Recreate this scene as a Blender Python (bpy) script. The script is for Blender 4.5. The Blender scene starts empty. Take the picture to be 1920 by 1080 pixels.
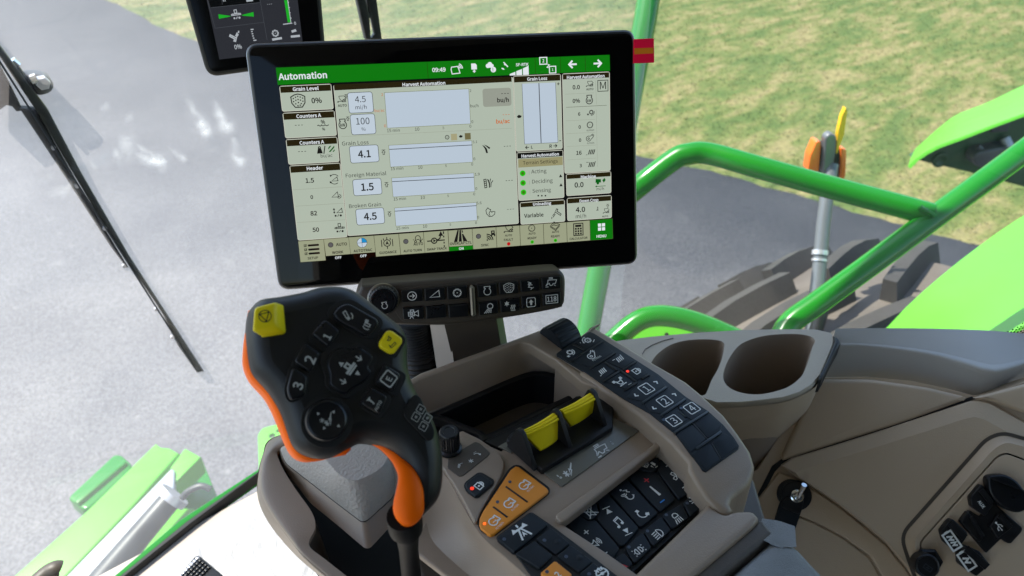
import bpy, bmesh, math, os, random
import numpy as np
from mathutils import Vector, Matrix
from mathutils.geometry import tessellate_polygon
random.seed(7); RNG = np.random.default_rng(7)
rad = math.radians

# ---------------------------------------------------------------- camera, sky, sun, exposure
SC = bpy.context.scene
EYE = Vector((0.0, 0.0, 3.25))                 # operator's eye, metres above the ground; +Y is ahead of the machine
PITCH, YAW, FPX = rad(36), rad(39), 1500.0     # looking down and to the right
EXPOSURE = 1.45
cam_d = bpy.data.cameras.new("camera"); cam = bpy.data.objects.new("camera", cam_d)
SC.collection.objects.link(cam); SC.camera = cam
cam_d.sensor_width = 36; cam_d.lens = 36 * FPX / 1920; cam_d.clip_start = 0.02; cam_d.clip_end = 900
cam.location = EYE; cam.rotation_euler = (math.pi / 2 - PITCH, 0, -YAW)
cam_d.dof.use_dof = True; cam_d.dof.focus_distance = 0.74; cam_d.dof.aperture_fstop = 9
CH = Vector((math.sin(YAW), math.cos(YAW), 0)); CR = Vector((math.cos(YAW), -math.sin(YAW), 0)); CZ = Vector((0, 0, 1))
CF = CH * math.cos(PITCH) - CZ * math.sin(PITCH); CU = CH * math.sin(PITCH) + CZ * math.cos(PITCH)

SUN_EL, SUN_AZ = rad(58), rad(-38)             # high, ahead and to the left
world = bpy.data.worlds.new("World"); SC.world = world; world.use_nodes = True
nt = world.node_tree
sky = nt.nodes.new("ShaderNodeTexSky"); sky.sky_type = 'NISHITA'; sky.sun_disc = False
sky.sun_elevation = SUN_EL; sky.sun_rotation = SUN_AZ
nt.links.new(sky.outputs[0], nt.nodes["Background"].inputs[0]); nt.nodes["Background"].inputs[1].default_value = 0.15
sun_d = bpy.data.lights.new("sun", 'SUN'); sun_d.energy = 3.8; sun_d.angle = rad(0.5); sun_d.color = (1, 0.95, 0.87)
sun = bpy.data.objects.new("sun", sun_d); SC.collection.objects.link(sun)
SV = Vector((math.sin(SUN_AZ) * math.cos(SUN_EL), math.cos(SUN_AZ) * math.cos(SUN_EL), math.sin(SUN_EL)))
sun.rotation_euler = SV.to_track_quat('Z', 'Y').to_euler(); sun.location = (-6, 8, 12)
SC.view_settings.view_transform = 'Standard'; SC.view_settings.look = 'None'
SC.view_settings.gamma = 1; SC.view_settings.use_curve_mapping = False; SC.view_settings.exposure = EXPOSURE

# ---------------------------------------------------------------- measuring helpers
def ray(p): return CF + CR * ((p[0] - 960) / FPX) + CU * ((540 - p[1]) / FPX)
def U(p, t): return EYE + ray(p) * t           # a point t metres deep
def hit(p, o, n):
    r = ray(p); return EYE + r * ((o - EYE).dot(n) / r.dot(n))
class Fr:                                      # a flat working surface: origin, two axes, normal
    def __init__(s, o, ex, n):
        s.o = Vector(o); s.n = Vector(n).normalized()
        s.ex = (Vector(ex) - s.n * Vector(ex).dot(s.n)).normalized(); s.ey = s.n.cross(s.ex)
    def at(s, p, h=0.0):
        q = hit(p, s.o + s.n * h, s.n) - s.o; return (q.dot(s.ex), q.dot(s.ey))
    def P(s, uv, h=0.0): return s.o + s.ex * uv[0] + s.ey * uv[1] + s.n * h
    def mpp(s, p):                             # metres per photo pixel, along ex
        a = s.at(p); b = s.at((p[0] + 1, p[1])); return math.hypot(b[0] - a[0], b[1] - a[1])
def flat(d): return Fr(EYE - CZ * d, (1, 0, 0), (0, 0, 1))
def Zm(x0, y0, s): return lambda x, y: (x0 + x / s, y0 + y / s)
zA = Zm(440, 50, 4.319); zB = Zm(840, 50, 4.319); zC = Zm(440, 290, 4.319); zD = Zm(840, 290, 4.319); zE = Zm(640, 490, 4.174)
zG = Zm(420, 520, 2.841); zH = Zm(780, 590, 4.0); zK = Zm(1000, 590, 3.483); zM = Zm(780, 830, 4.319); zN = Zm(1030, 820, 4.155)
zQ = Zm(1380, 590, 2.204); zR = Zm(1660, 830, 4.319); zS = Zm(0, 760, 3.375); zT = Zm(480, 830, 4.319); zU = Zm(1100, 180, 2.341)
zV = Zm(0, 0, 2.571); zW = Zm(330, 0, 4.683); zY = Zm(0, 60, 1.636); z1 = Zm(450, 540, 6.75); z2 = Zm(560, 560, 6.75)
z3 = Zm(540, 680, 5.4); z4 = Zm(1030, 610, 8.31); z5 = Zm(1170, 680, 5.143); z6 = Zm(1140, 590, 3.6); z7 = Zm(860, 960, 5.647)
z8 = Zm(300, 860, 4.909); y1 = Zm(510, 140, 6.748); y2 = Zm(880, 230, 5.143); y3 = Zm(1050, 130, 5.4); y4 = Zm(550, 420, 6.194)
y5 = Zm(820, 400, 5.647); y6 = Zm(1420, 860, 4.911); y7 = Zm(0, 100, 7.715); y8 = Zm(1640, 150, 4.0)
def zz(f, *c): return [f(c[i], c[i + 1]) for i in range(0, len(c), 2)]

# ---------------------------------------------------------------- 2D helpers
def area(p): return 0.5 * sum(p[i][0] * p[(i + 1) % len(p)][1] - p[(i + 1) % len(p)][0] * p[i][1] for i in range(len(p)))
def ccw(p):
    p = [tuple(q) for q in p]; return p if area(p) > 0 else p[::-1]
def inset(p, d):
    n = len(p); out = []
    for i in range(n):
        a, b, c = Vector(p[i - 1]), Vector(p[i]), Vector(p[(i + 1) % n])
        e1 = (b - a); e2 = (c - b)
        if e1.length < 1e-9 or e2.length < 1e-9: out.append(tuple(b)); continue
        e1.normalize(); e2.normalize()
        n1 = Vector((-e1.y, e1.x)); n2 = Vector((-e2.y, e2.x)); m = n1 + n2
        k = max(m.length_squared, 0.35)
        out.append(tuple(b + m * (2 * d / k)))
    return out
def rnd(p, r, n=5):                            # round the corners of a polygon
    p = [Vector(q) for q in p]; out = []; N = len(p)
    rr = r if isinstance(r, (list, tuple)) else [r] * N
    for i in range(N):
        a, b, c = p[i - 1], p[i], p[(i + 1) % N]; r_ = min(rr[i], (a - b).length * .49, (c - b).length * .49)
        if r_ <= 0: out.append(tuple(b)); continue
        s = b + (a - b).normalized() * r_; e = b + (c - b).normalized() * r_
        for k in range(n + 1):
            t = k / n; out.append(tuple(s * (1 - t) ** 2 + b * 2 * t * (1 - t) + e * t * t))
    return out
def crv(p, n=6, closed=True):                  # smooth curve through points (any dimension)
    p = [np.array(q, float) for q in p]; N = len(p); out = []
    for i in range(N if closed else N - 1):
        if closed: a, b, c, d = p[i - 1], p[i], p[(i + 1) % N], p[(i + 2) % N]
        else: a, b, c, d = p[max(i - 1, 0)], p[i], p[i + 1], p[min(i + 2, N - 1)]
        for k in range(n):
            t = k / n
            out.append(tuple(0.5 * (2 * b + (c - a) * t + (2 * a - 5 * b + 4 * c - d) * t * t + (3 * b - a - 3 * c + d) * t ** 3)))
    if not closed: out.append(tuple(p[-1]))
    return out
def circ(c, r, n=28, ry=None): return [(c[0] + r * math.cos(2 * math.pi * k / n), c[1] + (ry or r) * math.sin(2 * math.pi * k / n)) for k in range(n)]

# ---------------------------------------------------------------- materials
MATS = {}
def lin(c): return tuple((x / 255 / 12.92) if x / 255 <= .04045 else ((x / 255 + .055) / 1.055) ** 2.4 for x in c)
def mat(name, col, rough=0.5, metal=0.0, grain=0, gstr=0.0, gdist=0.001, vary=0.0, vscale=6, coat=0.0, spec=0.5, speck=0.0, dust=0.0):
    m = bpy.data.materials.new(name); m.use_nodes = True; t = m.node_tree; b = t.nodes["Principled BSDF"]
    b.inputs["Base Color"].default_value = (*col, 1); b.inputs["Roughness"].default_value = rough
    b.inputs["Metallic"].default_value = metal; b.inputs["Coat Weight"].default_value = coat; b.inputs["Coat Roughness"].default_value = .22
    b.inputs["Specular IOR Level"].default_value = spec
    geo = t.nodes.new("ShaderNodeNewGeometry")
    def noise(scale, detail=3, src="ShaderNodeTexNoise"):
        n = t.nodes.new(src); n.inputs["Scale"].default_value = scale
        if "Detail" in n.inputs: n.inputs["Detail"].default_value = detail
        t.links.new(geo.outputs["Position"], n.inputs["Vector"]); return n
    last = None
    if vary:
        n = noise(vscale, 5); r = t.nodes.new("ShaderNodeMapRange"); r.inputs[1].default_value = .3; r.inputs[2].default_value = .7
        r.inputs[3].default_value = 1 - vary; r.inputs[4].default_value = 1 + vary; t.links.new(n.outputs[0], r.inputs[0])
        x = t.nodes.new("ShaderNodeMix"); x.data_type = 'RGBA'; x.blend_type = 'MULTIPLY'; x.inputs[0].default_value = 1
        x.inputs[6].default_value = (*col, 1); t.links.new(r.outputs[0], x.inputs[7]); last = x.outputs[2]
        r2 = t.nodes.new("ShaderNodeMapRange"); r2.inputs[3].default_value = max(rough - .1, .03); r2.inputs[4].default_value = min(rough + .1, 1)
        n2 = noise(vscale * 2.3, 4); t.links.new(n2.outputs[0], r2.inputs[0]); t.links.new(r2.outputs[0], b.inputs["Roughness"])
    if speck:                                   # dust grains lying on the surface
        v = noise(520, src="ShaderNodeTexVoronoi"); q = t.nodes.new("ShaderNodeMath"); q.operation = 'LESS_THAN'; q.inputs[1].default_value = .12
        t.links.new(v.outputs["Distance"], q.inputs[0])
        g = noise(300, 1); q2 = t.nodes.new("ShaderNodeMath"); q2.operation = 'GREATER_THAN'; q2.inputs[1].default_value = .66
        t.links.new(g.outputs[0], q2.inputs[0]); q3 = t.nodes.new("ShaderNodeMath"); q3.operation = 'MULTIPLY'
        t.links.new(q.outputs[0], q3.inputs[0]); t.links.new(q2.outputs[0], q3.inputs[1])
        q4 = t.nodes.new("ShaderNodeMath"); q4.operation = 'MULTIPLY'; q4.inputs[1].default_value = speck; t.links.new(q3.outputs[0], q4.inputs[0])
        x = t.nodes.new("ShaderNodeMix"); x.data_type = 'RGBA'; t.links.new(q4.outputs[0], x.inputs[0])
        if last: t.links.new(last, x.inputs[6])
        else: x.inputs[6].default_value = (*col, 1)
        x.inputs[7].default_value = (.55, .5, .42, 1); last = x.outputs[2]
    if last: t.links.new(last, b.inputs["Base Color"])
    if grain:
        n = noise(grain, 2); bp = t.nodes.new("ShaderNodeBump"); bp.inputs["Strength"].default_value = gstr; bp.inputs["Distance"].default_value = gdist
        t.links.new(n.outputs[0], bp.inputs["Height"]); t.links.new(bp.outputs[0], b.inputs["Normal"])
    MATS[name] = m; return m
def glow(name, rgb, k=1.0, rough=.12):         # something that gives off light: a screen colour or a small lamp
    m = mat(name, (.004, .004, .004), rough); b = m.node_tree.nodes["Principled BSDF"]
    b.inputs["Emission Color"].default_value = (*lin(rgb), 1); b.inputs["Emission Strength"].default_value = k / 2 ** EXPOSURE
    b.inputs["Specular IOR Level"].default_value = .18
    return m
mat("taupe", (.285, .218, .160), .40, grain=900, gstr=.35, gdist=.0006, vary=.06, vscale=9, speck=.5)
mat("taupe_soft", (.42, .355, .265), .6, grain=700, gstr=.5, gdist=.0008, vary=.06, vscale=5)
mat("taupe_wall", (.50, .385, .265), .62, grain=800, gstr=.4, gdist=.0007, vary=.07, vscale=4)
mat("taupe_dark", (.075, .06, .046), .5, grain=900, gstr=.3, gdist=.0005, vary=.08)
mat("sill_grey", (.46, .45, .42), .5, grain=900, gstr=.3, gdist=.0005, vary=.05, vscale=5)
mat("leather_grain", (.36, .325, .285), .5, grain=420, gstr=.9, gdist=.0012, vary=.05)
mat("pad_fabric", (.20, .21, .215), .75, grain=1100, gstr=.8, gdist=.001, vary=.12, vscale=40)
mat("plate_metal", (.17, .165, .14), .33, metal=.5, vary=.06, vscale=20, speck=.5)
mat("rubber_key", (.008, .012, .017), .5, spec=.3, vary=.15, vscale=30, speck=.25)
mat("rubber_groove", (.003, .004, .005), .6)
mat("rubber_edge", (.02, .028, .036), .45)
mat("black_plastic", (.008, .008, .009), .4, spec=.35, grain=1200, gstr=.25, gdist=.0004, vary=.1, speck=.4)
mat("black_soft", (.006, .007, .008), .46, spec=.4, grain=1500, gstr=.15, gdist=.0003, vary=.1, vscale=14)
mat("black_well", (.003, .0033, .0036), .6)
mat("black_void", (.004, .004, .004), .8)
mat("key_gloss", (.006, .007, .009), .3, spec=.35, vary=.1, vscale=30)
mat("orange_grip", (.97, .145, .0), .55, spec=.14, vary=.03)
mat("orange_key", (.72, .25, .018), .5, vary=.04, vscale=40, speck=.3)
mat("yellow", (.80, .64, .006), .42, spec=.3, vary=.04, vscale=40)
mat("ink", (.72, .74, .72), .5); mat("ink_dim", (.42, .44, .42), .5); mat("ink_black", (.02, .02, .015), .5)
mat("ink_red", (.65, .02, .03), .5); mat("ink_blue", (.02, .22, .70), .5); mat("led_off", (.05, .07, .11), .3)
mat("chrome", (.75, .75, .72), .15, metal=1); mat("trim_metal", (.22, .2, .17), .3, metal=.8)
mat("monitor_glass", (.002, .002, .002), .03, spec=.22, speck=.3); mat("display_glass", (.004, .004, .004), .12, spec=.12); mat("display_frame", (.03, .028, .022), .5, spec=.25); mat("monitor_frame", (.008, .008, .009), .35)
mat("bezel_edge", (.35, .36, .38), .35, metal=.8)
mat("green_paint", (.006, .16, .006), .24, coat=.12, spec=.4, vary=.06, vscale=3)
mat("green_body", (.085, .37, .016), .42, coat=.15, vary=.05, vscale=3)  # same paint as the rails, its sunlit paleness put into the colour
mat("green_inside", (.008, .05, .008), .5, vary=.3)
mat("grey_steel", (.42, .43, .45), .38, metal=.5, vary=.08, vscale=14)
mat("dark_steel", (.05, .055, .055), .4, metal=.3, vary=.3, vscale=12)
mat("amber_lens", (.85, .16, .01), .25, coat=.6); mat("yellow_board", (.80, .45, .01), .4)
mat("tyre", (.105, .088, .072), .85, grain=60, gstr=.4, gdist=.004, vary=.2, vscale=5)
mat("lug_rubber", (.036, .032, .028), .8, grain=80, gstr=.4, gdist=.003, vary=.25, vscale=6)
mat("seal", (.006, .006, .006), .6); mat("wiper_black", (.012, .016, .015), .35, vary=.2, vscale=60)
mat("bare_metal", (.55, .55, .58), .3, metal=.6, vary=.1, vscale=12)
mat("tape_pink", (.98, .006, .055), .4, spec=.2); mat("arm_grey", (.13, .14, .15), .35, metal=.2, vary=.1); mat("bar_brown", (.05, .040, .030), .5, grain=900, gstr=.3, gdist=.0005, vary=.08); mat("neck_black", (.004, .004, .004), .6, spec=.15); mat("tape_orange", (.75, .22, .005), .4)
mat("cream", (.43, .375, .325), .5, vary=.04)
mat("cab_liner", (.36, .34, .31), .8); mat("rear_wall_dark", (.018, .018, .018), .8); mat("pad_key", (.004, .005, .006), .35, spec=.3)

def glass(gname, lo, hi):
    # window glass: clear, mirror sheen, thin dust and wiper smears
    m = bpy.data.materials.new(gname); m.use_nodes = True; t = m.node_tree; t.nodes.clear(); MATS[gname] = m
    out = t.nodes.new("ShaderNodeOutputMaterial"); tr = t.nodes.new("ShaderNodeBsdfTransparent"); tr.inputs[0].default_value = (.93, .96, .94, 1)
    gl = t.nodes.new("ShaderNodeBsdfGlossy"); gl.inputs["Roughness"].default_value = .02
    lw = t.nodes.new("ShaderNodeLayerWeight"); lw.inputs[0].default_value = .5
    pw = t.nodes.new("ShaderNodeMath"); pw.operation = 'POWER'; pw.inputs[1].default_value = 5; t.links.new(lw.outputs["Facing"], pw.inputs[0])
    fr = t.nodes.new("ShaderNodeMath"); fr.operation = 'MULTIPLY_ADD'; fr.inputs[1].default_value = .85; fr.inputs[2].default_value = .035; t.links.new(pw.outputs[0], fr.inputs[0])
    m1 = t.nodes.new("ShaderNodeMixShader"); t.links.new(fr.outputs[0], m1.inputs[0]); t.links.new(tr.outputs[0], m1.inputs[1]); t.links.new(gl.outputs[0], m1.inputs[2])
    df = t.nodes.new("ShaderNodeBsdfTranslucent"); df.inputs[0].default_value = (.95, .91, .91, 1)
    geo = t.nodes.new("ShaderNodeNewGeometry"); mp = t.nodes.new("ShaderNodeMapping"); mp.inputs["Scale"].default_value = (9, 9, 1.8); mp.inputs["Rotation"].default_value = (.2, .5, .3)
    t.links.new(geo.outputs["Position"], mp.inputs[0])
    n = t.nodes.new("ShaderNodeTexNoise"); n.inputs["Scale"].default_value = 1.6; n.inputs["Detail"].default_value = 7; n.inputs["Distortion"].default_value = .6; t.links.new(mp.outputs[0], n.inputs["Vector"])
    r = t.nodes.new("ShaderNodeMapRange"); r.inputs[1].default_value = .5; r.inputs[2].default_value = .85; r.inputs[3].default_value = lo; r.inputs[4].default_value = hi
    t.links.new(n.outputs[0], r.inputs[0])
    m2 = t.nodes.new("ShaderNodeMixShader"); t.links.new(r.outputs[0], m2.inputs[0]); t.links.new(m1.outputs[0], m2.inputs[1]); t.links.new(df.outputs[0], m2.inputs[2])
    t.links.new(m2.outputs[0], out.inputs[0])
def special():
  for gname, lo, hi in (("cab_glass", .10, .135), ("side_glass", .012, .024)): glass(gname, lo, hi)
  special2()
def special2():
    # cab floor: cream floor under loose, wrinkled protective film
    m = mat("floor_film", (.40, .385, .375), .28); t = m.node_tree; b = t.nodes["Principled BSDF"]; geo = t.nodes.new("ShaderNodeNewGeometry")
    mp = t.nodes.new("ShaderNodeMapping"); mp.inputs["Scale"].default_value = (1.0, .55, 1); mp.inputs["Rotation"].default_value = (0, 0, .7)
    t.links.new(geo.outputs["Position"], mp.inputs[0])
    n = t.nodes.new("ShaderNodeTexNoise"); n.inputs["Scale"].default_value = 9; n.inputs["Detail"].default_value = 4; n.inputs["Distortion"].default_value = 2.2
    t.links.new(mp.outputs[0], n.inputs["Vector"])
    r = t.nodes.new("ShaderNodeMath"); r.operation = 'PINGPONG'; r.inputs[1].default_value = .16; t.links.new(n.outputs[0], r.inputs[0])
    bp = t.nodes.new("ShaderNodeBump"); bp.inputs["Strength"].default_value = 1; bp.inputs["Distance"].default_value = .014
    t.links.new(r.outputs[0], bp.inputs["Height"]); t.links.new(bp.outputs[0], b.inputs["Normal"])
    # asphalt
    m = mat("asphalt", (.06, .06, .065), .6); t = m.node_tree; b = t.nodes["Principled BSDF"]; geo = t.nodes.new("ShaderNodeNewGeometry")
    def nz(s, d=6):
        n = t.nodes.new("ShaderNodeTexNoise"); n.inputs["Scale"].default_value = s; n.inputs["Detail"].default_value = d; t.links.new(geo.outputs["Position"], n.inputs["Vector"]); return n
    cr = t.nodes.new("ShaderNodeValToRGB"); e = cr.color_ramp.elements; e[0].position = .3; e[0].color = (.040, .040, .044, 1); e[1].position = .72; e[1].color = (.066, .065, .067, 1)
    t.links.new(nz(1.1).outputs[0], cr.inputs[0])
    c2 = t.nodes.new("ShaderNodeValToRGB"); e = c2.color_ramp.elements; e[0].position = .35; e[0].color = (.62, .62, .62, 1); e[1].position = .68; e[1].color = (1.45, 1.42, 1.38, 1)
    t.links.new(nz(70, 3).outputs[0], c2.inputs[0])
    x = t.nodes.new("ShaderNodeMix"); x.data_type = 'RGBA'; x.blend_type = 'MULTIPLY'; x.inputs[0].default_value = 1
    t.links.new(cr.outputs[0], x.inputs[6]); t.links.new(c2.outputs[0], x.inputs[7])
    # pale worn scuffs
    c3 = t.nodes.new("ShaderNodeValToRGB"); e = c3.color_ramp.elements; e[0].position = .62; e[0].color = (0, 0, 0, 1); e[1].position = .80; e[1].color = (1, 1, 1, 1)
    t.links.new(nz(5.5, 7).outputs[0], c3.inputs[0])
    x2 = t.nodes.new("ShaderNodeMix"); x2.data_type = 'RGBA'; x2.inputs[7].default_value = (.12, .117, .112, 1)
    q = t.nodes.new("ShaderNodeMath"); q.operation = 'MULTIPLY'; q.inputs[1].default_value = .5; t.links.new(c3.outputs[0], q.inputs[0]); t.links.new(q.outputs[0], x2.inputs[0])
    c4 = t.nodes.new("ShaderNodeValToRGB"); e = c4.color_ramp.elements; e[0].position = .66; e[0].color = (0, 0, 0, 1); e[1].position = .74; e[1].color = (.35, .35, .35, 1)
    t.links.new(nz(17, 3).outputs[0], c4.inputs[0]); x4 = t.nodes.new("ShaderNodeMix"); x4.data_type = 'RGBA'; x4.inputs[7].default_value = (.13, .127, .12, 1)
    t.links.new(c4.outputs[0], x4.inputs[0]); t.links.new(x.outputs[2], x4.inputs[6]); t.links.new(x4.outputs[2], x2.inputs[6])
    A_, B_ = Vector((3.08, 9.68, 0)), Vector((5.86, 1.69, 0)); e_ = (B_ - A_).normalized(); nrm = Vector((e_.y, -e_.x, 0))     # towards the worn lane
    dt = t.nodes.new("ShaderNodeVectorMath"); dt.operation = 'DOT_PRODUCT'; dt.inputs[1].default_value = nrm if nrm.x < 0 else -nrm; nrm = Vector(dt.inputs[1].default_value)
    t.links.new(geo.outputs["Position"], dt.inputs[0])
    ad = t.nodes.new("ShaderNodeMath"); ad.operation = 'MULTIPLY_ADD'; ad.inputs[1].default_value = 1.6; t.links.new(nz(.9, 5).outputs[0], ad.inputs[0]); t.links.new(dt.outputs["Value"], ad.inputs[2])
    mr = t.nodes.new("ShaderNodeMapRange"); mr.inputs[1].default_value = A_.dot(nrm) + .6; mr.inputs[2].default_value = A_.dot(nrm) + 4.2; mr.inputs[3].default_value = .30; mr.inputs[4].default_value = 1.7
    t.links.new(ad.outputs[0], mr.inputs[0]); x3 = t.nodes.new("ShaderNodeMix"); x3.data_type = 'RGBA'; x3.blend_type = 'MULTIPLY'; x3.inputs[0].default_value = 1
    t.links.new(x2.outputs[2], x3.inputs[6]); t.links.new(mr.outputs[0], x3.inputs[7]); t.links.new(x3.outputs[2], b.inputs["Base Color"])
    bp = t.nodes.new("ShaderNodeBump"); bp.inputs["Strength"].default_value = .5; bp.inputs["Distance"].default_value = .006
    t.links.new(nz(140, 3).outputs[0], bp.inputs["Height"]); t.links.new(bp.outputs[0], b.inputs["Normal"])
    # mown, half dry lawn
    mow = (1.0, 2.4, 1.0)
    m = mat("lawn", (.15, .16, .05), .9); t = m.node_tree; b = t.nodes["Principled BSDF"]; geo = t.nodes.new("ShaderNodeNewGeometry")
    cr = t.nodes.new("ShaderNodeValToRGB"); cr.color_ramp.elements[0].position = .30; cr.color_ramp.elements[0].color = (.064, .100, .017, 1)
    cr.color_ramp.elements[1].position = .70; cr.color_ramp.elements[1].color = (.195, .166, .068, 1)
    k = cr.color_ramp.elements.new(.5); k.color = (.112, .128, .031, 1)
    mpg = t.nodes.new("ShaderNodeMapping"); mpg.inputs["Scale"].default_value = mow; mpg.inputs["Rotation"].default_value = (0, 0, -.6); t.links.new(geo.outputs["Position"], mpg.inputs[0])
    ng = nz(3.3, 9); t.links.new(mpg.outputs[0], ng.inputs["Vector"]); nb = nz(1.15, 3); t.links.new(mpg.outputs[0], nb.inputs["Vector"])
    mxn = t.nodes.new("ShaderNodeMix"); mxn.inputs[0].default_value = .52; t.links.new(ng.outputs[0], mxn.inputs[2]); t.links.new(nb.outputs[0], mxn.inputs[3])
    gn = t.nodes.new("ShaderNodeMapRange"); gn.inputs[1].default_value = .36; gn.inputs[2].default_value = .64; gn.inputs[3].default_value = .22; gn.inputs[4].default_value = .78; t.links.new(mxn.outputs[0], gn.inputs[0]); t.links.new(gn.outputs[0], cr.inputs[0])
    c2 = t.nodes.new("ShaderNodeValToRGB"); e = c2.color_ramp.elements; e[0].position = .3; e[0].color = (.7, .76, .66, 1); e[1].position = .7; e[1].color = (1.25, 1.22, 1.18, 1)
    t.links.new(nz(24, 5).outputs[0], c2.inputs[0])
    x = t.nodes.new("ShaderNodeMix"); x.data_type = 'RGBA'; x.blend_type = 'MULTIPLY'; x.inputs[0].default_value = 1
    t.links.new(cr.outputs[0], x.inputs[6]); t.links.new(c2.outputs[0], x.inputs[7]); t.links.new(x.outputs[2], b.inputs["Base Color"])
    # grass blades: colour follows the same patches
    m = mat("blade", (.15, .18, .05), .7); t = m.node_tree; b = t.nodes["Principled BSDF"]; geo = t.nodes.new("ShaderNodeNewGeometry")
    cr = t.nodes.new("ShaderNodeValToRGB"); cr.color_ramp.elements[0].position = .32; cr.color_ramp.elements[0].color = (.068, .108, .017, 1)
    cr.color_ramp.elements[1].position = .68; cr.color_ramp.elements[1].color = (.212, .18, .075, 1); k = cr.color_ramp.elements.new(.5); k.color = (.122, .140, .032, 1)
    mpg = t.nodes.new("ShaderNodeMapping"); mpg.inputs["Scale"].default_value = mow; mpg.inputs["Rotation"].default_value = (0, 0, -.6); t.links.new(geo.outputs["Position"], mpg.inputs[0])
    ng = nz(3.3, 9); t.links.new(mpg.outputs[0], ng.inputs["Vector"]); nb = nz(1.15, 3); t.links.new(mpg.outputs[0], nb.inputs["Vector"])
    mxn = t.nodes.new("ShaderNodeMix"); mxn.inputs[0].default_value = .52; t.links.new(ng.outputs[0], mxn.inputs[2]); t.links.new(nb.outputs[0], mxn.inputs[3])
    gn = t.nodes.new("ShaderNodeMapRange"); gn.inputs[1].default_value = .36; gn.inputs[2].default_value = .64; gn.inputs[3].default_value = .22; gn.inputs[4].default_value = .78; t.links.new(mxn.outputs[0], gn.inputs[0]); t.links.new(gn.outputs[0], cr.inputs[0]); t.links.new(cr.outputs[0], b.inputs["Base Color"])
    # a dried splash on the outside of the glass
    m = bpy.data.materials.new("glass_smear"); m.use_nodes = True; t = m.node_tree; t.nodes.clear(); MATS["glass_smear"] = m
    out = t.nodes.new("ShaderNodeOutputMaterial"); tr = t.nodes.new("ShaderNodeBsdfTransparent"); df = t.nodes.new("ShaderNodeBsdfTranslucent"); df.inputs[0].default_value = (.9, .9, .88, 1)
    at = t.nodes.new("ShaderNodeVertexColor"); at.layer_name = "amount"; geo = t.nodes.new("ShaderNodeNewGeometry")
    n = t.nodes.new("ShaderNodeTexNoise"); n.inputs["Scale"].default_value = 60; n.inputs["Detail"].default_value = 5; t.links.new(geo.outputs["Position"], n.inputs["Vector"])
    r = t.nodes.new("ShaderNodeMapRange"); r.inputs[1].default_value = .35; r.inputs[2].default_value = .7; r.inputs[3].default_value = .15; r.inputs[4].default_value = 1.0; t.links.new(n.outputs[0], r.inputs[0])
    q = t.nodes.new("ShaderNodeMath"); q.operation = 'MULTIPLY'; t.links.new(at.outputs[0], q.inputs[0]); t.links.new(r.outputs[0], q.inputs[1])
    mx = t.nodes.new("ShaderNodeMixShader"); t.links.new(q.outputs[0], mx.inputs[0]); t.links.new(tr.outputs[0], mx.inputs[1]); t.links.new(df.outputs[0], mx.inputs[2]); t.links.new(mx.outputs[0], out.inputs[0])
special()
# screen colours
for k_, c_ in dict(s_bg=(174, 185, 170), s_bg2=(186, 194, 172), s_head=(38, 32, 12), s_green=(14, 118, 14), s_green2=(8, 92, 22), s_key=(154, 159, 131), s_keyline=(70, 70, 50), s_frame=(205, 205, 190),
        s_box=(190, 203, 215), s_graph=(184, 198, 212), s_line=(120, 125, 80), s_rule=(150, 156, 140), s_black=(18, 18, 14), s_ink=(24, 24, 22), s_white=(226, 232, 236), s_orange=(200, 98, 20), s_grey=(150, 155, 143),
        s_tan=(165, 160, 125), s_olive=(112, 106, 72), s_olive2=(150, 146, 108), s_led=(40, 190, 20), s_ledc=(60, 120, 20), s_red=(190, 20, 20), s_blue=(30, 140, 200), s_dot=(90, 90, 92),
        d_bg=(44, 46, 52), d_bar=(30, 170, 40), d_ink=(170, 176, 182), d_line=(70, 74, 80), d_black=(8, 10, 12)).items(): glow(k_, c_)
glow("led_red", (255, 60, 40), 1.3); glow("led_orange", (255, 110, 40), 1.4)

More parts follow.
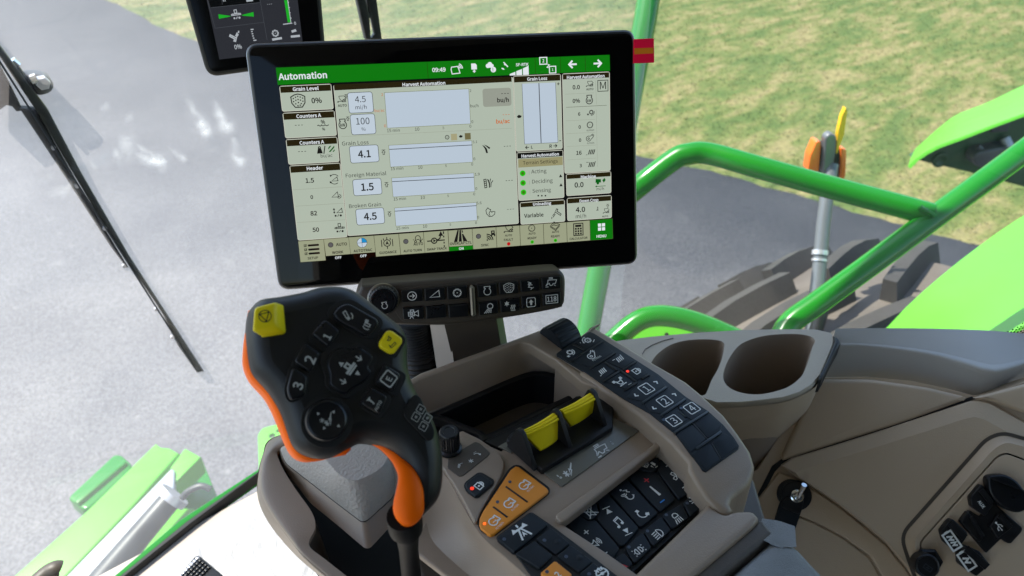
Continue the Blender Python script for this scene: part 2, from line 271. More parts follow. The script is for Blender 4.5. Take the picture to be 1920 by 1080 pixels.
# ---------------------------------------------------------------- mesh building
class BentFr(Fr):                              # a level surface that rolls down towards the operator beyond y0
    def __init__(s, d, y0, k): super().__init__(EYE - CZ * d, (1, 0, 0), (0, 0, 1)); s.y0, s.k = y0, k
    def drop(s, y): return s.k * max(0.0, s.y0 - y) ** 2
    def at(s, p, h=0.0):
        z = 0.0
        for _ in range(8): q = hit(p, s.o + CZ * (h - z), CZ) - s.o; z = s.drop(q.y)
        return (q.x, q.y)
    def P(s, uv, h=0.0): return s.o + Vector((uv[0], uv[1], h - s.drop(uv[1])))
class Root:
    def __init__(s, name, label, cat, loc, group=None):
        o = bpy.data.objects.new(name, None); SC.collection.objects.link(o); o.location = loc; o.empty_display_size = .05
        o["label"] = label; o["category"] = cat; s.o = o; s.loc = Vector(loc); s.root = s
        if group: o["group"] = group
class Part:
    def __init__(s, name, parent=None, loc=(0, 0, 0), angle=35):
        s.name, s.parent, s.angle = name, parent, angle; s.loc = parent.root.loc if parent else Vector(loc); s.root = parent.root if parent else s
        s.v, s.f, s.m, s.mats = [], [], [], []
    def mi(s, m):
        if m not in s.mats: s.mats.append(m)
        return s.mats.index(m)
    def add(s, vs, fs, m):
        b = len(s.v); s.v += [tuple(Vector(q) - s.loc) for q in vs]; i = s.mi(m)
        for f in fs: s.f.append([b + k for k in f]); s.m.append(i)
    def poly(s, fr, uv, h, m, holes=()):
        loops = [[Vector((q[0], q[1], 0)) for q in uv]] + [[Vector((q[0], q[1], 0)) for q in ho] for ho in holes]
        allv = [q for l in loops for q in l]; s.add([fr.P(q, h) for q in allv], tessellate_polygon(loops), m)
    def rings(s, R, m, closed=True, cap0=False, cap1=False):
        n = len(R[0]); vs = [q for r in R for q in r]; fs = []
        for i in range(len(R) - 1):
            for j in range(n if closed else n - 1):
                k = (j + 1) % n; fs.append([i * n + j, i * n + k, (i + 1) * n + k, (i + 1) * n + j])
        if cap0: fs.append(list(range(n))[::-1])
        if cap1: fs.append([(len(R) - 1) * n + j for j in range(n)])
        s.add(vs, fs, m)
    def prism(s, fr, uv, h0, h1, m, bev=0.0, st=4, bottom=True):
        uv = ccw(uv); prof = [(0, h0), (0, h1 - bev)] + ([(bev * (1 - math.cos(a)), h1 - bev + bev * math.sin(a)) for a in [math.pi / 2 * k / st for k in range(1, st + 1)]] if bev else [])
        R = [[fr.P(q, h) for q in (inset(uv, d) if d else uv)] for d, h in prof]; n = len(uv)
        vs = [q for r in R for q in r]; fs = []
        for i in range(len(R) - 1):
            for j in range(n):
                k = (j + 1) % n; fs.append([i * n + j, i * n + k, (i + 1) * n + k, (i + 1) * n + j])
        top = inset(uv, prof[-1][0]) if prof[-1][0] else uv; base = (len(R) - 1) * n
        for tri in tessellate_polygon([[Vector((q[0], q[1], 0)) for q in top]]): fs.append([base + k for k in tri])
        if bottom:
            for tri in tessellate_polygon([[Vector((q[0], q[1], 0)) for q in uv]]): fs.append([k for k in tri])
        s.add(vs, fs, m)
    def slab(s, fr, px, h0, h1, m, bev=0.0, r=0.0, sm=0, st=4):   # outline seen in the photo, laid on its surface, given its thickness
        uv = [fr.at(p, h1) for p in px]
        if sm: uv = crv(uv, sm)
        if r: uv = rnd(uv, r)
        s.prism(fr, uv, h0, h1, m, bev, st)
    def holed(s, fr, outer, holes, h0, h1, m):
        s.poly(fr, outer, h1, m, holes)
        for l in [outer] + list(holes): s.rings([[fr.P(q, h0) for q in l], [fr.P(q, h1) for q in l]], m)
    def sheet(s, curves, m, n=24, th=0.0):      # curves: lists of 3D points, lofted across
        C = [crv(c, 8, False) for c in curves]; G = []
        for c in C:
            L = [0]
            for a, b in zip(c, c[1:]): L.append(L[-1] + (Vector(b) - Vector(a)).length)
            row = []
            for k in range(n + 1):
                t = L[-1] * k / n; i = max(j for j in range(len(L)) if L[j] <= t + 1e-9); i = min(i, len(c) - 2)
                u = (t - L[i]) / max(L[i + 1] - L[i], 1e-9); row.append(Vector(c[i]).lerp(Vector(c[i + 1]), u))
            G.append(row)
        cols = [crv([g[k] for g in G], 6, False) for k in range(n + 1)] if len(G) > 2 else [[G[0][k], G[1][k]] for k in range(n + 1)]
        s.rings([[Vector(q) for q in c] for c in cols], m, closed=False)
        if th:
            A = [[Vector(q) for q in c] for c in cols]; nr = (A[1][0] - A[0][0]).cross(A[0][-1] - A[0][0]).normalized()
            if nr.dot(EYE - A[0][0]) > 0: nr = -nr
            B = [[q + nr * th for q in c] for c in A]; s.rings(B, m, closed=False)
            lo = [c[0] for c in A] + A[-1][1:] + [c[-1] for c in A[::-1]][1:] + A[0][::-1][1:-1]
            s.rings([lo, [q + nr * th for q in lo]], m)
    def tube(s, path, r, m, n=14, caps=True, ell=1.0):
        path = [Vector(p) for p in path]; R = []; up = Vector((.13, .31, .94)); prev = None
        rr = r if isinstance(r, (list, tuple)) else [r] * len(path)
        for i, p in enumerate(path):
            d = (path[min(i + 1, len(path) - 1)] - path[max(i - 1, 0)]).normalized()
            a = (prev - d * prev.dot(d)).normalized() if prev is not None else d.cross(up).normalized(); prev = a; b = d.cross(a)
            R.append([p + (a * math.cos(t) + b * math.sin(t) * ell) * rr[i] for t in [2 * math.pi * k / n for k in range(n)]])
        s.rings(R, m, True, caps, caps)
    def lathe(s, fr, c, prof, m, n=32): s.rings([[fr.P((c[0] + r * math.cos(t), c[1] + r * math.sin(t)), h) for t in [2 * math.pi * k / n for k in range(n)]] for r, h in prof], m, True, True, True)
    # marks printed on a surface
    def stroke(s, fr, pts, w, h, m, closed=False):
        p = [Vector((q[0], q[1])) for q in pts]; p = [q for i, q in enumerate(p) if i == 0 or (q - p[i - 1]).length > 1e-7]
        if len(p) < 2: return
        if closed and (p[0] - p[-1]).length < 1e-7: p.pop()
        N = len(p); L = []; Rr = []
        for i in range(N):
            a = p[i - 1] if (i or closed) else p[i]; c = p[(i + 1) % N] if (i < N - 1 or closed) else p[i]
            e1 = (p[i] - a); e2 = (c - p[i]); e1 = e1.normalized() if e1.length > 1e-9 else e2.normalized(); e2 = e2.normalized() if e2.length > 1e-9 else e1
            mm = Vector((-e1.y - e2.y, e1.x + e2.x)); k = max(mm.length_squared, .8); o = mm * (w / k); L.append(p[i] + o); Rr.append(p[i] - o)
        vs = [fr.P(q, h) for q in L] + [fr.P(q, h) for q in Rr]
        s.add(vs, [[i, (i + 1) % N, N + (i + 1) % N, N + i] for i in range(N if closed else N - 1)], m)
    def text(s, fr, t, c, ax, m, h, bold=False, ys=1.0, fit=None):     # c = centre, ax = vector across the full width
        vs, fs, (x0, y0, x1, y1) = glyphs(t, bold); W = x1 - x0
        if len(t) == 1 and t.isalnum(): W = max(W, (y1 - y0) * .72 if t in "0123456789" else W)
        if fit: W = (y1 - y0) / fit
        ax = Vector(ax); ay = Vector((-ax.y, ax.x)) * ys
        s.add([fr.P(Vector(c) + ax * ((x - (x0 + x1) / 2) / W) + ay * ((y - (y0 + y1) / 2) / W), h) for x, y in vs], fs, m)
    def icon(s, fr, name, c, ax, m, h, lw=.15, m2=None):               # ax = half width of the icon box
        ax = Vector(ax); ay = Vector((-ax.y, ax.x)); c = Vector(c); sc = ax.length
        T = lambda q: c + ax * q[0] + ay * q[1]
        for j, tok in enumerate(ICON[name].split(';')):
            k, b = tok.strip().split(':'); hh = h + j * 2e-6
            if k in 'LPF':
                P_ = [T(tuple(float(x) for x in q.split(','))) for q in b.split()]
                if k == 'F': s.poly(fr, P_, hh, m)
                else: s.stroke(fr, P_, lw * sc, hh, m, k == 'P')
            elif k == 'T':
                q = b.split(',', 3); wv = ax * float(q[2]); s.text(fr, q[3], T((float(q[0]), float(q[1]))), wv, m, hh, True, 1.1)
            else:
                q = [float(x) for x in b.split(',')]; a0, a1 = (rad(q[3]), rad(q[4])) if len(q) > 3 else (0, 2 * math.pi); n = 20
                P_ = [T((q[0] + q[2] * math.cos(a0 + (a1 - a0) * i / n), q[1] + q[2] * math.sin(a0 + (a1 - a0) * i / n))) for i in range(n + (1 if k == 'A' else 0))]
                if k == 'D': s.poly(fr, P_, hh, m)
                else: s.stroke(fr, P_, lw * sc, hh, m, k == 'C')
    def done(s, label=None, cat=None, group=None, kind=None, smooth=True, normals=True):
        me = bpy.data.meshes.new(s.name); me.from_pydata(s.v, [], s.f)
        for m in s.mats: me.materials.append(MATS[m])
        me.polygons.foreach_set("material_index", s.m)
        if normals:
            bm = bmesh.new(); bm.from_mesh(me); bmesh.ops.recalc_face_normals(bm, faces=bm.faces); bm.to_mesh(me); bm.free()
        if smooth:
            me.polygons.foreach_set("use_smooth", [True] * len(me.polygons)); me.set_sharp_from_angle(angle=rad(s.angle))
        o = bpy.data.objects.new(s.name, me); SC.collection.objects.link(o); s.o = o
        if s.parent: o.parent = s.parent.o
        else: o.location = s.loc
        if label: o["label"] = label
        if cat: o["category"] = cat
        if group: o["group"] = group
        if kind: o["kind"] = kind
        return s
GL = {}
FONT = None
for fname in ("Noto Sans CJK Regular.woff2", "Inter.woff2"):    # Blender's own interface fonts
    try:
        FONT = bpy.data.fonts.load(os.path.join(bpy.utils.system_resource('DATAFILES'), "fonts", fname)); break
    except Exception: FONT = None
def glyphs(t, bold):
    if (t, bold) not in GL:
        c = bpy.data.curves.new("t", 'FONT'); c.body = t; c.size = 1; c.resolution_u = 3; c.offset = .009 if bold else .0; c.fill_mode = 'FRONT'
        if FONT: c.font = FONT
        o = bpy.data.objects.new("t", c); me = bpy.data.meshes.new_from_object(o); vs = [(v.co.x, v.co.y) for v in me.vertices]; fs = [list(p.vertices) for p in me.polygons]
        xs = [v[0] for v in vs]; yy = [v[1] for v in vs]; GL[(t, bold)] = (vs, fs, (min(xs), min(yy), max(xs), max(yy)))
        bpy.data.objects.remove(o); bpy.data.curves.remove(c); bpy.data.meshes.remove(me)
    return GL[(t, bold)]
def gear(n=8, r0=.62, r1=.85):
    o = []
    for k in range(n):
        a = 2 * math.pi * k / n
        for da, r in ((-.26, r0), (-.16, r1), (.16, r1), (.26, r0)): o.append(f"{r*math.cos(a+da):.2f},{r*math.sin(a+da):.2f}")
    return "P:" + " ".join(o)
def fanb():
    o = []
    for k in range(4):
        a = math.pi / 2 * k + .4; o.append("P:" + " ".join(f"{r*math.cos(a+d):.2f},{r*math.sin(a+d):.2f}" for r, d in ((.12, 0), (.55, -.5), (.95, -.25), (.98, .2), (.7, .45), (.4, .35))))
    return ";".join(o)
ARW = "L:0,-.8 0,.3;F:-.45,.1 0,.85 .45,.1 0,.3"
ICON = dict(
    gear=gear() + ";D:0,0,.14", gear2=gear(10, .66, .84) + ";D:0,0,.12",
    engine="A:0,-.2,.72,125,415;L:-.41,.39 -.41,.55 -.6,.55 -.6,.9 .6,.9 .6,.55 .41,.55 .41,.39",
    kw="A:0,-.2,.75,125,415;L:-.41,.42 -.41,.55 -.55,.55 -.55,.95 .55,.95 .55,.55 .41,.55 .41,.42;T:0,-.2,1,kW",
    combine="L:-.55,.85 .55,.85 .9,.45 .65,.3 .85,0 .55,-.15 .3,.1 .1,-.2 -.3,.1 -.5,.5 -.55,.85;L:-1,-.35 -.5,-.2 .2,-.35 .9,-.35;F:-1,-.35 -.7,-.1 -.75,-.55;A:.45,-.1,.25,0,360",
    combine2="L:-.95,-.4 -.6,.1 -.55,.55 .3,.55 .9,.5 .7,-.1 .3,-.1 .1,-.4 -.2,-.4 -.35,0 -.95,-.4;L:-.4,.75 .2,.75 .2,.95 -.4,.95;L:.4,-.3 .7,-.5;L:-1,-.6 -.5,-.6",
    uparrow="L:-.75,.95 .75,.95;P:0,.75 .7,.05 .3,.05 .3,-.85 -.3,-.85 -.3,.05 -.7,.05",
    hopper="L:-.98,.55 -.9,.55;P:-.9,.6 -.85,-.2 -.45,-.75 .45,-.75 .85,-.2 .9,.6 .45,.85 0,.95 -.45,.85;" + ";".join(f"D:{x:.2f},{y:.2f},.09" for x, y in [(-.6, .4), (-.3, .55), (0, .65), (.3, .55), (.6, .4), (-.6, 0), (-.3, .15), (0, .25), (.3, .15), (.6, 0), (-.35, -.3), (0, -.15), (.35, -.3), (-.1, -.55), (.2, -.5)]),
    moist="T:0,.62,.7,%;L:-1,0 -.8,.12 -.6,-.05 -.4,-.05 -.3,.12 -.1,-.05 .1,-.05 .3,.12 .5,-.05 .7,-.05 .95,.1;T:0,-.6,.5,%",
    weight="F:-1,-.5 -.75,.4 -.3,.4 -.05,-.5;C:-.52,.45,.16;L:.1,-.6 .4,.7", hatch="F:-1,-1 -.4,-1 1,.4 1,1;F:-1,-.2 -1,.4 -.4,1 .1,1;F:.2,-1 .7,-1 1,-.7 1,-.2",
    wedge="P:-.95,-.5 .9,-.5 .8,.75", wedge_rot="P:-.6,-.35 .7,-.35 .55,.45;A:0,0,.98,35,130;A:0,0,.98,215,310;F:-.75,.5 -.35,.9 -.85,.95;F:-.95,-.3 -.5,-.6 -.98,-.8",
    wedge_gear="P:-1,-.3 .4,-.3 .25,.8;A:.55,-.2,.4,-150,90;D:.55,-.2,.12", wedge_up="P:-.2,-.1 .95,-.1 .85,.8;L:-.7,-.1 -.7,.8;F:-.95,.55 -.7,.95 -.45,.55;F:-.95,.1 -.45,.1 -.7,-.25;D:-.5,-.7,.2;L:-.1,-.9 .15,-.45;D:.55,-.7,.22",
    header="P:-.25,.95 .25,.95 .25,.3 -.25,.3;L:-.95,.15 .95,.15 .95,-.1 -.95,-.1 -.95,.15;L:-.6,.3 -.6,-.2;L:.6,.3 .6,-.2;D:-.5,-.7,.2;L:-.1,-.9 .15,-.45;D:.55,-.7,.22",
    straw="F:-.95,.95 -.3,.5 .1,0 .3,-.95 -.1,-.95 -.35,0;F:-.5,.95 .2,.65 .9,.15 .6,-.1 .15,.35", chaff="P:-.95,.8 -.5,.85 -.4,-.8 -.8,-.9;L:-.95,.4 -.45,.45;L:-.95,0 -.45,.05;L:-.9,-.4 -.4,-.35;L:-.2,.8 .1,-.1 .1,-.9;L:.45,.9 .2,.1 .15,-.9;L:.9,.5 .5,0 .4,-.8;F:-.2,.9 .1,.6 .05,0",
    broken="P:-.5,.9 -.9,.4 -.8,-.3 -.3,-.9 .3,-.9 .85,-.5 .95,0 .5,.1 .3,-.1 .1,.2 -.1,.1 .1,.5 -.2,.6;L:-.1,.1 -.3,-.3 -.1,-.8",
    slash_dn="F:-.6,-.45 -.4,-.45 -.1,.5 -.3,.5;F:-.25,-.45 -.05,-.45 .25,.5 .05,.5;F:.1,-.45 .3,-.45 .6,.5 .4,.5;F:.45,-.45 .65,-.45 .95,.5 .75,.5;L:-1,-.5 -.72,-.5", slash_up="F:-.6,-.45 -.4,-.45 -.1,.5 -.3,.5;F:-.25,-.45 -.05,-.45 .25,.5 .05,.5;F:.1,-.45 .3,-.45 .6,.5 .4,.5;F:.45,-.45 .65,-.45 .95,.5 .75,.5;L:-1,.55 -.5,.5;L:.8,.6 1,.6",
    blower="A:-.35,-.15,.6,60,330;C:-.35,-.15,.2;L:.05,.35 .45,.75;L:.15,-.45 .8,.2;L:.55,.45 .95,.75;L:.7,.25 1,.5;L:.45,.65 .7,.95", concave="P:" + gear(8, .4, .58)[2:] + ";A:0,0,.85,-150,-10;L:-1,.9 -.5,.3;L:-1,.5 -.6,.9;L:-1,.1 -.8,.7;D:0,0,.1",
    concave2=";".join([gear(8, .42, .6), "A:0,0,.9,-100,20", "L:-1.3,-.6 -.75,-.6", "L:-1.2,-.85 -.85,-.35", "L:-1.25,-.35 -.8,-.85"]), gear_rot=gear(8, .42, .62) + ";A:0,0,.95,70,170;F:-1.2,.15 -.75,.2 -1,-.2;D:0,0,.12;L:.3,-1 1,-.7",
    auger="P:-.3,.2 .1,.95 .35,.85 .15,.5 .95,-.1 .8,-.35 -.1,.3;L:-.3,.1 -.7,-.3;L:-.15,0 -.6,-.6;L:-.8,-.5 -.9,-.9", machine="F:-.95,.1 -.9,.8 .1,.7 .1,.1;D:-.5,0,.25;F:.35,.5 .8,.9 1,.5 .65,0;L:-1,-.6 1,-.6;F:-1,-.6 -.7,-.4 -.7,-.8",
    downcrop="L:-1,-.35 -.2,-.3;F:-.9,-.2 -.3,-.2 -.5,.1;L:-.5,.9 -.5,.4;F:-.75,.55 -.5,.1 -.25,.55",
    check="P:-.8,-.7 .6,-.7 .6,.7 -.8,.7;L:-.5,.1 -.1,-.4 .9,.9", guidance="C:0,0,.55;F:-.3,-.3 0,.4 .3,-.3 0,-.15;L:0,.6 0,1;L:0,-.6 0,-1;L:-.55,.8 -.55,.45;L:.55,.8 .55,.45;L:-.9,.6 -.9,-.6;L:.9,.6 .9,-.6",
    uturn="L:-1,-.1 -.8,-.1;L:-.3,-.1 .3,-.1;L:.7,-.1 1,-.1;A:0,.2,.5,0,180;L:-.5,.2 -.5,-.3;C:-.5,-.5,.22;L:.5,.2 .5,-.4;F:.2,-.3 .5,-.8 .8,-.3", swap="L:-1,-.1 -.5,-.1;C:-.2,-.1,.3;F:-.3,-.3 -.3,.1 0,-.1;L:.1,-.1 1,-.1;L:.1,-.05 .45,.1 .55,.5;F:.3,.4 .6,.95 .85,.4;L:.9,.9 .9,.6;L:.9,.4 .9,.2;L:.9,-.3 .9,-.5;L:.9,-.7 .9,-.9",
    rows="F:-1,-.9 -.5,-.9 -.2,.8 -.4,.8;F:-.3,-.9 .15,-.9 .1,.8 -.1,.8;F:.35,-.9 .95,-.9 .4,.2 .2,.2;F:.2,.4 .4,.4 .3,.8 .2,.8", wifi="D:-.6,-.75,.15;A:-.7,-.8,.5,0,90;A:-.7,-.8,.85,0,90;A:-.7,-.8,1.2,0,90;P:.3,.95 .8,.95 .8,.5 .3,.5;F:.2,.4 1,.4 1,-.1 .75,-.1 .75,.15 .4,.15 .4,-.1 .2,-.1",
    field="P:-.95,.1 -.2,.9 .95,.3 .1,-.6;L:-.7,.1 -.2,.3 .1,.1 .7,.25;L:-.95,-.1 .1,-.85 .95,.05;L:-.4,.5 .3,.5", calc="P:-.75,.95 .75,.95 .75,-.95 -.75,-.95;F:-.5,.75 .5,.75 .5,.4 -.5,.4;" + ";".join(f"F:{x-.14:.2f},{y-.14:.2f} {x+.14:.2f},{y-.14:.2f} {x+.14:.2f},{y+.14:.2f} {x-.14:.2f},{y+.14:.2f}" for y in (.12, -.28, -.68) for x in (-.4, 0, .4)),
    menu=";".join(f"F:{x-.4:.2f},{y-.4:.2f} {x+.4:.2f},{y-.4:.2f} {x+.4:.2f},{y+.4:.2f} {x-.4:.2f},{y+.4:.2f}" for x in (-.5, .5) for y in (-.5, .5)),
    right="L:-.8,0 .5,0;L:.05,.7 .75,0 .05,-.7", left="L:.8,0 -.5,0;L:-.05,.7 -.75,0 -.05,-.7", screenw="P:-.9,.4 .2,.5 .4,.1 .6,-.7 -.85,-.8 -1,0;A:.2,.1,.4,0,70;A:.2,.1,.65,0,70;A:.2,.1,.9,0,70",
    doc="F:-.6,.95 .3,.95 .6,.6 .6,-.3 -.6,-.3;F:-.15,-.35 .15,-.35 .15,-.6 .4,-.6 0,-1 -.4,-.6 -.15,-.6", cloud="D:-.5,.25,.38;D:-.1,.5,.42;D:.3,.25,.3;F:-.5,-.1 .3,-.1 .3,.3 -.5,.3;D:.5,-.45,.5", sat="F:-.6,.9 -.3,1 .9,-.3 .6,-.5;F:-.1,.6 .3,.3 .0,0 -.4,.3;A:-.6,-.5,.3,200,300;A:-.5,-.4,.6,200,290",
    bars="F:-1,-.5 -.4,-.5 -.4,-.15 -1,-.35;F:-.3,-.5 .3,-.5 .3,.1 -.3,-.1;F:.4,-.5 1,-.5 1,.4 .4,.15", swapscr="P:-1,1 -.1,1 -.1,.2 -1,.2;P:.2,-.1 1,-.1 1,-.9 .2,-.9;T:-.55,.6,.25,2;T:.6,-.5,.2,1;F:0,.2 .3,.1 .05,-.1;F:.1,-.3 -.2,-.2 .05,0",
    circ_arrow="C:0,0,.9;L:-.5,0 .45,0;L:.05,.45 .5,0 .05,-.45", camera="P:-.9,.3 .2,.3 .2,-.45 -.9,-.45;P:-.5,.3 .1,.3 .1,.7 -.5,.7;P:.2,.1 .95,.5 .95,-.6 .2,-.2;L:-.35,-.45 -.7,-1;L:-.35,-.45 0,-1;P:-.6,.1 -.1,.1 -.1,-.2 -.6,-.2",
    lamp="A:.35,.4,.5,-60,230;L:0,0 .6,-.05;L:-.1,-.1 -.8,-.9;L:.1,-.15 -.4,-.9;L:.3,-.2 0,-.9;L:.5,-.2 .4,-.9", heat="L:-.6,.9 -.6,-.1;L:-1,.65 -.2,.15;L:-1,.15 -.2,.65;A:-.6,.4,.25,0,360;L:.2,.1 .3,-.2 .1,-.5 .2,-.8;L:.5,.1 .6,-.2 .4,-.5 .5,-.8;L:.8,.1 .9,-.2 .7,-.5 .8,-.8;L:.1,-.95 .95,-.95",
    upbox="P:-.9,.7 -.7,.95 .7,.95 .9,.7 .9,-.7 .7,-.95 -.7,-.95 -.9,-.7;F:-.5,.0 0,.6 .5,.0 .2,.0 .2,-.6 -.2,-.6 -.2,.0", counter="P:-1,.7 1,.7 1,-.7 -1,-.7;T:0,0,1.6,118", man="D:.1,.8,.18;L:-.1,.5 -.5,.3;L:-.1,.5 .2,.0 .6,.1 .7,-.3;A:-.1,-.4,.5,200,340;L:-.4,.1 -.8,-.1;L:.3,.5 .7,.6", rotor="L:-.5,.9 .2,.6 -.2,.3 .5,.1;L:0,.1 -.4,-.3 .4,-.5 .1,-.9;L:.3,-.7 .8,-.4;A:-.1,.3,.3,0,300",
    lock="P:-.7,.2 .7,.2 .7,-.85 -.7,-.85;A:0,.2,.5,0,180;A:0,.2,.22,0,180;D:0,-.3,.2", box="P:-.8,.95 .8,.95 .95,.8 .95,-.8 .8,-.95 -.8,-.95 -.95,-.8 -.95,.8", chev="L:-.8,-.5 0,.3 .8,-.5", axle="P:-.6,.3 .6,.3 .3,-.5 -.3,-.5;L:-.9,.9 -.3,.3;L:.9,.9 .3,.3;P:-1.1,1 -.7,1 -.7,.6 -1.1,.6;P:1.1,1 .7,1 .7,.6 1.1,.6;L:-.9,-.8 .9,-.8;F:-.9,-.8 -.6,-.6 -.6,-1;F:.9,-.8 .6,-.6 .6,-1",
    plus="L:-.9,0 .9,0;L:0,-.9 0,.9", minus="L:-.9,0 .9,0", fan=fanb(), note="L:-.4,-.6 -.4,.8 .6,.95 .6,-.4;D:-.62,-.65,.26;D:.38,-.45,.26;L:-.4,.55 .6,.7", speaker="P:-.9,.3 -.5,.3 0,.7 0,-.7 -.5,-.3 -.9,-.3;A:0,0,.35,-50,50;A:0,0,.65,-50,50;A:0,0,.95,-50,50", mute="P:-.6,.4 -.2,.4 .3,.9 .3,-.9 -.2,-.4 -.6,-.4;L:-.9,.8 .9,-.8;L:-.9,-.8 .9,.8",
    phone="A:0,0,.75,120,300;F:-.7,.9 -.2,.95 -.1,.5 -.5,.45;F:.1,-.5 .55,-.9 .85,-.5 .4,-.2", voice="D:-.1,.9,.16;L:0,.65 .5,.4 .3,.2 .6,-.1;A:-.3,.3,.2,180,330;A:-.3,.3,.45,190,320;A:.1,-.6,.5,160,340;F:-.6,-.3 -.25,-.25 -.25,-.6;F:.5,-.5 .75,-.8 .5,-1", next="F:-.7,-.6 -.7,.6 .4,0;L:.6,-.8 .6,.8", defog="P:-1,.6 -.2,.9 .0,.2 -.7,0;L:-.8,.1 -.6,.8;L:-.5,.2 -.3,.8;F:.0,.9 .3,.9 .2,.3;F:.4,.3 .8,.2 .9,-.4 .5,-.7 .4,-.2;F:-.1,-.2 .2,-.2 .1,-.8;L:.3,-.9 .8,-.9", tempbar="F:-.12,1 .12,1 .2,-1 -.2,-1",
    beacon="P:-.35,-.5 -.3,.5 .3,.5 .35,-.5;L:-.6,-.7 .6,-.7;L:-.6,.3 -1,.5;L:-.6,0 -1,0;L:.6,.3 1,.5;L:.6,0 1,0;L:-.3,.8 -.5,1;L:.3,.8 .5,1", worklight="A:.0,.5,.45,-30,210;L:-.5,.25 .5,.25;L:-.5,0 -.9,-.8;L:-.2,0 -.4,-.8;L:.1,0 0,-.8;L:.4,0 .4,-.8", headlight="A:.1,0,.75,-90,90;L:.1,.75 .1,-.75;L:-.1,.6 -.95,.5;L:-.1,.2 -.95,.1;L:-.1,-.2 -.95,-.3;L:-.1,-.6 -.95,-.7", parklight="A:.15,0,.5,-90,90;L:.15,.5 .15,-.5;A:-.3,0,.5,90,270;L:-.3,.5 -.3,-.5;L:.8,.5 1,.6;L:.8,0 1,0;L:.8,-.5 1,-.6;L:-.95,.5 -1.1,.6;L:-.95,0 -1.1,0;L:-.95,-.5 -1.1,-.6", hazard="P:-.9,-.7 .9,-.7 0,.9;P:-.5,-.45 .5,-.45 0,.4",
    road="L:-.6,-.9 -.15,.3;L:.6,-.9 .15,.3;F:-1,.2 -.7,.8 -.4,.5 .4,.5 .7,.8 1,.2 .6,.25 -.6,.25;F:-.25,-.7 0,0 .25,-.7 0,-.5;L:0,.6 0,1", wheelhand="C:0,0,.8;D:0,0,.25;L:-.8,0 .8,0;L:-.6,.9 -.2,.4;L:0,1 .1,.4;L:.5,.9 .3,.4", rpmtxt="T:0,0,2,n/min", arrowup="F:0,.9 -.6,0 -.2,0 -.2,-.9 .2,-.9 .2,0 .6,0",
    turnr="A:0,-.2,.8,20,110;F:.45,.1 1.05,.05 .75,-.4", turnl="A:0,-.2,.8,70,160;F:-.45,.1 -1.05,.05 -.75,-.4", star="L:-.8,0 .8,0;L:-.4,-.7 .4,.7;L:-.4,.7 .4,-.7", sickle="L:-.9,-.5 -.3,.1;L:-.9,.1 -.3,-.5;L:-.6,-.7 -.6,.3;P:-.3,-.8 .1,.2 .3,-.1;F:.1,.1 .95,.9 1,.75 .25,-.1", header_t="P:-.3,.9 .3,.9 .3,.2 -.3,.2;F:-1,.2 1,.2 1,-.2 -1,-.2;L:-.9,-.4 .9,-.4", tri="F:-.7,-.6 .7,-.6 0,.7", stop="C:0,0,.9;P:-.7,.45 .7,.45 0,-.75;D:-.7,.45,.16;D:.7,.45,.16;D:0,-.78,.16", unload="P:-.8,.1 -.5,.8 -.2,.65 -.45,.1;F:-.9,.5 -.6,.9 -.8,1;P:.0,-.9 .6,.2 .9,.0 .3,-1;L:.1,-.9 -.3,-.6", tank_l="P:-.5,.9 .1,.9 -.1,-.4 -.6,-.4;F:-.6,-.9 0,-.9 0,-.5 -.6,-.5;A:-.1,-.3,.8,-70,20", tank_r="F:-.8,.9 -.1,.9 -.1,.3 -.8,.3;P:-.6,.2 .5,.2 .5,-.3 -.6,-.3;A:.0,-.2,.8,-150,-40", battery2="P:-.95,.5 .95,.5 .95,-.5 -.95,-.5;L:-1,.2 -1,-.2;L:-.6,-.25 -.35,.25 -.2,-.15 .05,.25;L:.1,-.25 .3,.25 .45,-.15 .65,.25", battery="P:-.95,.5 .95,.5 .95,-.5 -.95,-.5;L:-1,.2 -1,-.2;L:-.4,-.25 -.1,.25 .1,-.2 .4,.25", usb="L:-1,0 .8,0;D:-.9,0,.2;F:.7,.2 1,0 .7,-.2;L:-.5,0 -.1,.5 .2,.5;L:-.2,0 .2,-.5 .5,-.5;D:.25,.5,.14;D:.5,-.5,.14",
    leaf="L:0,-.9 0,.9;F:-.6,.4 0,.9 .6,.4 0,.5", autosteer="F:-.95,.55 .0,.95 -.3,-.0 -.45,.35;L:-.2,.3 .1,-.6", gridq="P:-.9,.9 -.1,.9 -.1,.1 -.9,.1;P:.1,.9 .9,.9 .9,.1 .1,.1;P:-.9,-.1 -.1,-.1 -.1,-.9 -.9,-.9;P:.1,-.1 .9,-.1 .9,-.9 .1,-.9;D:-.5,.5,.15;D:.5,.5,.15;D:-.5,-.5,.15;D:.5,-.5,.15", hare="F:-1,.2 -.2,.8 .9,.3 .4,-.4 -.6,-.4")
def put(part, fr, name, c, r, m, h, lw=.15):   # icon by photo position: centre and a point half its width to the right
    a = fr.at(c, h); b = fr.at((c[0] + r[0], c[1] + r[1]), h); part.icon(fr, name, a, (b[0] - a[0], b[1] - a[1]), m, h, lw)
def say(part, fr, t, p0, p1, m, h, bold=True, ys=1.0):  # text whose middle line runs p0 -> p1
    a = fr.at(p0, h); b = fr.at(p1, h)
    if len(t) == 1 and t.isalnum():                    # one character: as tall as p0 -> p1 is long
        part.text(fr, t, ((a[0] + b[0]) / 2, (a[1] + b[1]) / 2), (b[0] - a[0], b[1] - a[1]), m, h, bold, ys, 1.0); return
    part.text(fr, t, ((a[0] + b[0]) / 2, (a[1] + b[1]) / 2), (b[0] - a[0], b[1] - a[1]), m, h, bold, ys)
